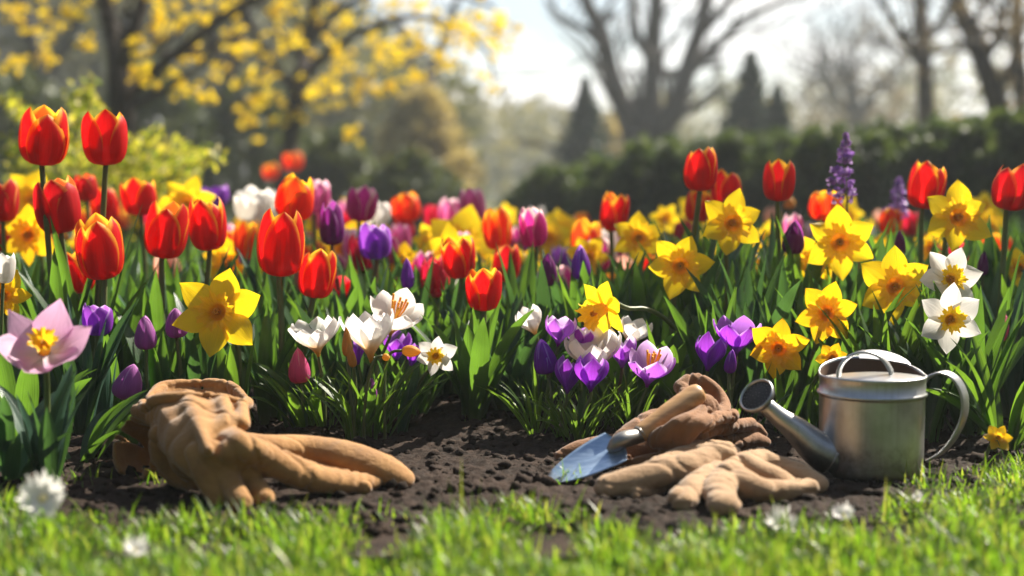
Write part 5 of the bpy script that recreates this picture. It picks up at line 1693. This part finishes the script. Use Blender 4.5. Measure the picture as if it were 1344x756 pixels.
def limb_tree(name, label, Y, limbs, bark, twig_n=0, twig_len=.8, seed=0, group=None, twig_depth=2, cat='tree'):
    """limbs: lists of (px, py, r_px) drawn as tapered limbs at distance Y; the first starts at the ground"""
    rng = random.Random(seed)
    p0 = P(limbs[0][0][0], limbs[0][0][1], Y)
    base = Vector((p0.x, Y, -.02))
    root = empty(name, base, label, cat, group)
    b = MB(); ends = []
    for li, lm in enumerate(limbs):
        pts = [P(x, y, Y + rng.uniform(-.02, .02) * Y * (0 if i == 0 else 1)) - base for i, (x, y, r) in enumerate(lm)]
        rad = [U(r, Y) for x, y, r in lm]
        if li == 0:
            pts = [Vector((pts[0].x, 0, 0))] + pts; rad = [rad[0] * 1.5] + rad
        cp = curve(pts, 5 * (len(pts) - 1))
        rr = [interp(list(zip([i / (len(rad) - 1) for i in range(len(rad))], rad)), i / (len(cp) - 1)) for i in range(len(cp))]
        b.tube(cp, rr, 10)
        for k in range(twig_n):
            i = rng.randint(len(cp) // 2 if li == 0 else 2, len(cp) - 1)
            d = Vector((rng.uniform(-1, 1), rng.uniform(-.6, .6), rng.uniform(-.1, 1)))
            twigs(b, cp[i], d, twig_len * rng.uniform(.6, 1.2), max(rr[i] * .32, .008), twig_depth, rng, ends)
    b.build('trunk', M[bark], root)
    return root, base, ends, rng


# yellow-blossoming tree, left
root, base, ends, rng = limb_tree('blossom_tree', 'dark trunked tree with yellow blossom at upper left, nearest to the bed', 9.0, [
    [(163, 235, 18), (161, 180, 17), (158, 120, 16), (155, 75, 15)],
    [(155, 80, 13), (148, 45, 11), (138, 5, 10), (128, -45, 8), (105, -110, 5)],
    [(158, 90, 12), (172, 50, 10), (186, 5, 9), (195, -50, 7), (200, -120, 4)],
    [(163, 128, 10), (200, 94, 8), (240, 64, 7), (288, 26, 6), (336, 0, 5), (400, -30, 4)]], 'bark', 3, .6, 3)
b = MB()
for (x, y, rr) in ((50, 35, 26), (88, 18, 14), (22, 85, 18), (216, 40, 16), (262, 14, 20), (190, 72, 20), (232, 108, 18), (205, 20, 16), (110, 60, 8), (255, 70, 20), (265, 120, 14), (180, 100, 10), (240, -10, 26), (300, 10, 16), (20, 20, 14), (60, 75, 10), (90, -20, 30), (170, -30, 30), (320, -25, 30)):
    c = P(x, y, 9.0 + rng.uniform(-.7, .9)) - base
    for q in range(10):
        o_ = Vector((rng.gauss(0, .55), rng.gauss(0, .5), rng.gauss(0, .45))) * U(rr * 1.25, 9)
        cards(b, c + o_, U(rr * .36, 9), int(rr * .5), .022, rng, squash=rng.uniform(.4, 1.1))
b.build('crown', M['blossom'], root)

root, base, ends, rng = limb_tree('blossom_tree', 'slimmer yellow-blossoming tree right of the dark trunk, arching towards the middle', 11.5, [
    [(372, 238, 14), (380, 190, 12), (390, 120, 11), (402, 60, 9), (412, 10, 8), (420, -60, 5)],
    [(392, 110, 7), (430, 70, 6), (480, 40, 5), (540, 22, 4), (600, 36, 3), (640, 70, 2.4), (648, 108, 1.6)],
    [(402, 60, 6), (450, 10, 5), (520, -20, 4), (590, -10, 3), (650, 10, 2)],
    [(388, 120, 6), (350, 70, 5), (325, 20, 4), (310, -40, 3)]], 'bark', 3, .8, 8)
b = MB()
for (x, y, rr) in ((325, 100, 20), (326, 160, 20), (377, 156, 16), (420, 62, 22), (440, 132, 24), (500, 72, 20), (522, 60, 22), (472, 22, 26), (560, 20, 24), (600, 50, 18), (640, 60, 16), (655, 30, 18), (545, 100, 12), (380, 40, 20), (430, 22, 24), (350, 70, 16), (300, 52, 18), (505, 112, 14), (570, 70, 18), (620, 20, 22),
                    (660, 50, 12), (630, 100, 10), (590, 85, 10), (480, 110, 12), (410, 110, 16), (350, 130, 12), (450, 90, 14), (520, 15, 18), (672, 36, 8), (648, 118, 7), (360, 10, 20), (400, -10, 30), (540, -20, 30), (460, 175, 9)):
    c = P(x, y, 11.5 + rng.uniform(-1.2, 1.2)) - base
    for q in range(10):
        o_ = Vector((rng.gauss(0, .6), rng.gauss(0, .5), rng.gauss(0, .45))) * U(rr * 1.3, 11.5)
        cards(b, c + o_, U(rr * .36, 11.5), int(rr * .5), .028, rng, squash=rng.uniform(.4, 1.1))
b.build('crown', M['blossom'], root)

for i, (lab, Y, limbs, bark) in enumerate([
    ('leaning grey trunk between the two blossom trees', 15.0, [[(270, 240, 13), (290, 170, 12), (303, 90, 11), (318, 20, 9), (330, -60, 7)], [(300, 100, 7), (270, 40, 5), (250, -20, 4)]], 'barkgrey'),
    ('thin bare tree at the far upper left', 16.0, [[(70, 235, 11), (62, 150, 10), (45, 70, 9), (25, 0, 7), (15, -60, 5)], [(55, 110, 6), (90, 50, 5), (110, 0, 4)]], 'barkgrey'),
    ('faint forked tree in the mist left of centre', 24.0, [[(545, 240, 11), (550, 180, 10), (560, 120, 9), (580, 60, 7), (600, 0, 5)], [(556, 140, 6), (535, 80, 5), (520, 20, 4)]], 'barkgrey'),
]):
    limb_tree('bare_tree', lab, Y, limbs, bark, 4, 1.0, 20 + i, 'bare trees behind the garden')

limb_tree('bare_tree', 'big spreading bare tree with thick limbs right of centre', 22.0, [
    [(846, 240, 30), (844, 212, 30), (845, 190, 28)],
    [(842, 205, 18), (832, 180, 16), (817, 140, 14), (801, 95, 13), (790, 45, 11), (772, 8, 9), (750, -50, 6)],
    [(792, 60, 7), (770, 40, 6), (740, 25, 4), (715, 0, 3)],
    [(848, 200, 17), (855, 140, 14), (857, 70, 12), (862, 0, 10), (868, -70, 6)],
    [(857, 80, 8), (835, 45, 7), (830, 0, 6), (820, -50, 4)],
    [(850, 205, 18), (868, 175, 16), (888, 135, 14), (907, 75, 12), (922, 25, 10), (934, -20, 8), (950, -80, 5)],
    [(904, 95, 9), (940, 60, 7), (975, 28, 6), (1020, 4, 4), (1060, -5, 3)],
    [(915, 50, 7), (950, 10, 6), (985, -30, 4)]], 'bark', 5, 1.3, 31, 'bare trees behind the garden', 2)
def crown_on(tree, spots):
    """sparse brown buds and young leaves among the twigs"""
    root, base, ends, rng = tree
    Y = base.y
    b = MB()
    for (x, y, rx, ry) in spots:
        for k in range(26):
            cards(b, P(x + rng.gauss(0, .6) * rx, y + rng.gauss(0, .6) * ry, Y + rng.uniform(-.8, .8)) - base, .16, 10, .03, rng)
    b.build('crown', M['brownleaf'], root)


crown_on(limb_tree('bare_tree', 'straight upright trunk near the right side', 15.0, [[(1216, 230, 13), (1216, 180, 12), (1213, 90, 10.5), (1208, 0, 10), (1204, -80, 8)], [(1212, 80, 6), (1180, 40, 5), (1150, -10, 4)], [(1210, 60, 6), (1240, 20, 4), (1260, -20, 3)]], 'bark', 5, 1.0, 41, 'bare trees behind the garden'), [(1205, 20, 90, 60), (1180, 70, 60, 60)])
crown_on(limb_tree('bare_tree', 'leaning dark trunk at upper right', 12.0, [[(1318, 230, 16), (1312, 150, 15), (1296, 100, 13), (1276, 45, 12), (1256, 0, 10), (1235, -60, 7)], [(1290, 85, 6), (1312, 40, 5), (1322, -10, 4)], [(1304, 130, 7), (1330, 80, 6), (1342, 20, 5)]], 'bark', 5, .9, 43, 'bare trees behind the garden'), [(1290, 20, 60, 60), (1325, 60, 40, 80)])
crown_on(limb_tree('bare_tree', 'bare trunk cut by the upper right picture edge', 13.0, [[(1348, 230, 12), (1344, 160, 11), (1338, 90, 9), (1334, 20, 8), (1338, -60, 6)]], 'bark', 5, .8, 45, 'bare trees behind the garden'), [(1340, 40, 50, 90)])
# hazy brown crown behind
root, base, ends, rng = limb_tree('bare_tree', 'hazy brown-budded tree right of the conifers', 30.0, [
    [(1130, 235, 10), (1128, 190, 9), (1122, 140, 8), (1118, 100, 5)], [(1125, 160, 5), (1090, 120, 4), (1070, 90, 3)], [(1122, 150, 5), (1160, 110, 4), (1185, 85, 3)], [(1120, 120, 4), (1100, 85, 3)]], 'barkgrey', 10, 1.6, 47, 'bare trees behind the garden')
b = MB()
for k in range(46):
    a = rng.random() * 6.28; q = rng.random() ** .5
    cards(b, P(1125 + 75 * q * math.cos(a), 150 + 62 * q * math.sin(a), 30 + rng.uniform(-1, 1)) - base, .35, 26, .07, rng)
b.build('crown', M['brownleaf'], root)


def conifer(label, px, ytop, ybot, wpx, Y, seed):
    rng = random.Random(seed)
    top = P(px, ytop, Y); x = top.x
    root = empty('conifer', (x, Y, -.02), label, 'conifer', 'conifers behind the garden')
    H = top.z + .02
    MB().tube([(0, 0, 0), (0, 0, H * .5), (0, 0, H * .97)], [.09, .06, .012], 8).build('trunk', M['bark'], root)
    b = MB()
    Rm = U(wpx, Y) / 2
    for k in range(330):
        tv = rng.random() ** 1.2
        z = H * (.06 + .94 * tv)
        r = Rm * (1 - tv) ** 1.05 * rng.uniform(.3, 1.15)
        a = rng.random() * 6.28
        cards(b, (r * math.cos(a), r * math.sin(a), z - r * .25), .045 + .20 * (1 - tv), 14, .055, rng, squash=.7)
    b.build('crown', M['conifer'], root)


conifer('narrow blue-green conifer left of the big bare tree', 768, 104, 250, 130, 19, 1)
conifer('taller dark conifer right of the big bare tree', 985, 70, 250, 165, 18, 2)
conifer('shorter conifer leaning against the taller one', 1020, 116, 250, 110, 17, 3)


def bush(name, label, px, ytop, wpx, Y, mat, seed, n=60, per=30, size=.03, cat='bush', group=None, depth=1.0, arch=None):
    rng = random.Random(seed)
    top = P(px, ytop, Y)
    H = max(.15, top.z); Wd = U(wpx, Y) / 2
    base = Vector((top.x, Y, -.015))
    root = empty(name, base, label, cat, group)
    sb = MB()
    b = MB()
    for k in range(n):
        a = rng.random() * 6.28; q = rng.random() ** .5
        el = rng.random() ** .7
        rr = (1 - .75 * el ** 2.2) if name != 'hedge_bush' else 1.0 - .25 * el
        c = Vector((Wd * q * rr * math.cos(a), Wd * depth * q * rr * math.sin(a), H * (.08 + .9 * el) * (1 - (.25 if name != 'hedge_bush' else .06) * (q * math.cos(a)) ** 2) * (1 if name != 'hedge_bush' else rng.uniform(.88, 1.10))))
        cards(b, c, max(.05, min(Wd, H) * (.20 if name != 'hedge_bush' else .15)), per, size, rng)
        if k % 5 == 0:
            sb.tube(curve([Vector((c.x * .1, c.y * .1, 0)), Vector((c.x * .5, c.y * .5, c.z * .6)), c], 5), [.012, .01, .008, .006, .004, .003], 5)
    sb.build('branches', M['bark'], root)
    b.build('foliage', M[mat], root)
    return root


# yellow-green shrub at left
def shrub():
    rng = random.Random(77)
    Y = 5.6
    base = Vector((P(90, 250, Y).x, Y + .4, -.01))
    root = empty('flowering_shrub', base, 'yellow-green flowering shrub behind the two tall tulips at left', 'shrub')
    sb, b = MB(), MB()
    tipz = [(10, 190), (25, 150), (40, 215), (75, 170), (95, 120), (118, 115), (105, 145), (130, 150), (150, 200), (170, 185), (195, 215), (205, 180), (230, 200), (240, 190), (262, 205), (285, 203), (215, 230), (60, 235), (20, 240), (130, 230), (170, 235), (255, 225), (5, 130), (90, 200), (60, 195), (245, 215), (180, 210), (15, 215)]
    for (x, y) in tipz:
        t_ = P(x + rng.uniform(-6, 6), y + rng.uniform(-4, 4), Y + rng.uniform(-.3, .6)) - base
        s = Vector((t_.x * .15, t_.y * .2, 0))
        m = Vector((t_.x * .55, t_.y * .6, t_.z * .78))
        cp = curve([s, m, t_], 12)
        sb.tube(cp, [.010 - .0075 * i / 12 for i in range(13)], 5)
        for i in range(4, 13):
            cards(b, cp[i], .055, 20, .017, rng)
    sb.build('branches', M['bark'], root)
    b.build('foliage', M['shrub'], root)


shrub()
GH = 'hedge bushes behind the bed'
for i, (px, yt, wp, Y, lab) in enumerate([
    (740, 226, 190, 10.5, 'low dark hedge bush under the narrow conifer'),
    (850, 196, 230, 10.0, 'dark hedge bush at the foot of the big bare tree'),
    (985, 188, 250, 9.6, 'dark hedge bush under the tall conifers'),
    (1110, 178, 250, 9.2, 'dark hedge bush behind the purple flower spike'),
    (1220, 158, 240, 8.8, 'tall dark hedge bush around the upright trunk'),
    (1335, 146, 200, 8.4, 'tallest hedge bush, at the right picture edge')]):
    bush('hedge_bush', lab, px, yt, wp, Y, 'hedge', 50 + i, 170, 60, .034, 'hedge', GH, .7)
for i, (px, yt, wp, Y, lab) in enumerate([
    (795, 214, 120, 11.4, 'small hedge bush filling the dip left of the big bare tree'),
    (915, 192, 130, 11.0, 'hedge bush between the big bare tree and the tall conifer'),
    (1050, 180, 130, 10.6, 'hedge bush filling the dip left of the purple spike'),
    (1160, 172, 120, 10.0, 'hedge bush just left of the upright trunk'),
    (1285, 160, 120, 9.6, 'hedge bush under the leaning dark trunk')]):
    bush('hedge_bush', lab, px, yt, wp, Y, 'hedge', 150 + i, 110, 50, .04, 'hedge', GH, .7)
GU = 'undergrowth bushes under the blossom trees'
for i, (px, yt, wp, Y, mat, lab) in enumerate([
    (20, 90, 320, 13.5, 'under', 'dark grey-green bush behind the shrub, farthest left'),
    (190, 80, 300, 14.0, 'under', 'dark bush behind the nearest dark trunk'),
    (330, 110, 270, 14.5, 'under', 'dim bush between the blossom tree trunks'),
    (440, 178, 220, 13.0, 'under', 'green bush low at the foot of the slimmer blossom tree'),
    (540, 206, 210, 12.0, 'under', 'low green bush left of the misty gap')]):
    bush('bush', lab, px, yt, wp, Y, mat, 70 + i, 110, 40, .045, 'bush', GU, .7)
bush('tan_bush', 'rounded tan-gold bush glowing in the mist left of centre', 555, 112, 185, 19.0, 'tan', 90, 130, 36, .06)
bush('tan_bush', 'small gold-green bush below the upright trunk at right', 1272, 138, 110, 11.0, 'tan', 91, 50, 30, .03)
bush('tan_bush', 'faint gold bush between the narrow conifer and the big bare tree', 800, 150, 90, 28.0, 'tan', 92, 60, 30, .07)

# the woods: a far line ahead, nearer and darker on the left, plus an unseen ring behind the camera, added to cut the sky fill
def treeline():
    rng = random.Random(99)
    b = MB()
    for k in range(1150):
        left = k % 3
        px = rng.uniform(-250, 1600) if left == 0 else rng.uniform(-250, 600)
        Y = rng.uniform(42, 58) if left == 0 else rng.uniform(25, 34)
        topy = interp([(-250, -80), (0, -70), (200, -60), (400, -20), (520, 60), (620, 135), (700, 158), (800, 150), (950, 135), (1100, 100), (1250, 55), (1600, 0)], px)
        y = rng.uniform(topy, 252)
        cards(b, P(px, y, Y), 1.1 if left == 0 else .8, 30, .22 if left == 0 else .15, rng, hue=(0, 1) if left == 0 else (0, .4))
    for k in range(300):
        px = rng.uniform(540, 900)
        cards(b, P(px, rng.uniform(150 + .05 * abs(px - 700), 252), rng.uniform(60, 69)), 1.2, 30, .24, rng)
    for k in range(620):
        a = rng.uniform(R(35), R(325))
        d = rng.uniform(13, 19)
        cards(b, (d * math.sin(a), d * math.cos(a), rng.uniform(0, 11)), 1.6, 22, .42, rng, hue=(0, .6))
    tag(b.build('treeline', M['farleaf']), kind='stuff')


treeline()

# ------------------------------------------------------------------ air
def haze():
    b = MB()
    x0, x1, y0, y1, z0, z1 = -62, 62, -24, 75, -1.2, 15
    b.v = [(x0, y0, z0), (x1, y0, z0), (x1, y1, z0), (x0, y1, z0), (x0, y0, z1), (x1, y0, z1), (x1, y1, z1), (x0, y1, z1)]
    b.uv = [(0, 0)] * 8
    b.f = [(3, 2, 1, 0), (4, 5, 6, 7), (0, 1, 5, 4), (1, 2, 6, 5), (2, 3, 7, 6), (3, 0, 4, 7)]
    t = NT('haze_air')
    v = t.n('VolumePrincipled')
    v.inputs['Color'].default_value = (0.86, 0.93, 1.0, 1)
    v.inputs['Density'].default_value = 0.0027
    v.inputs['Anisotropy'].default_value = 0.35
    t.t.links.new(v.outputs[0], t.out.inputs['Volume'])
    tag(b.build('haze', t.m, smooth=False), kind='stuff')


haze()
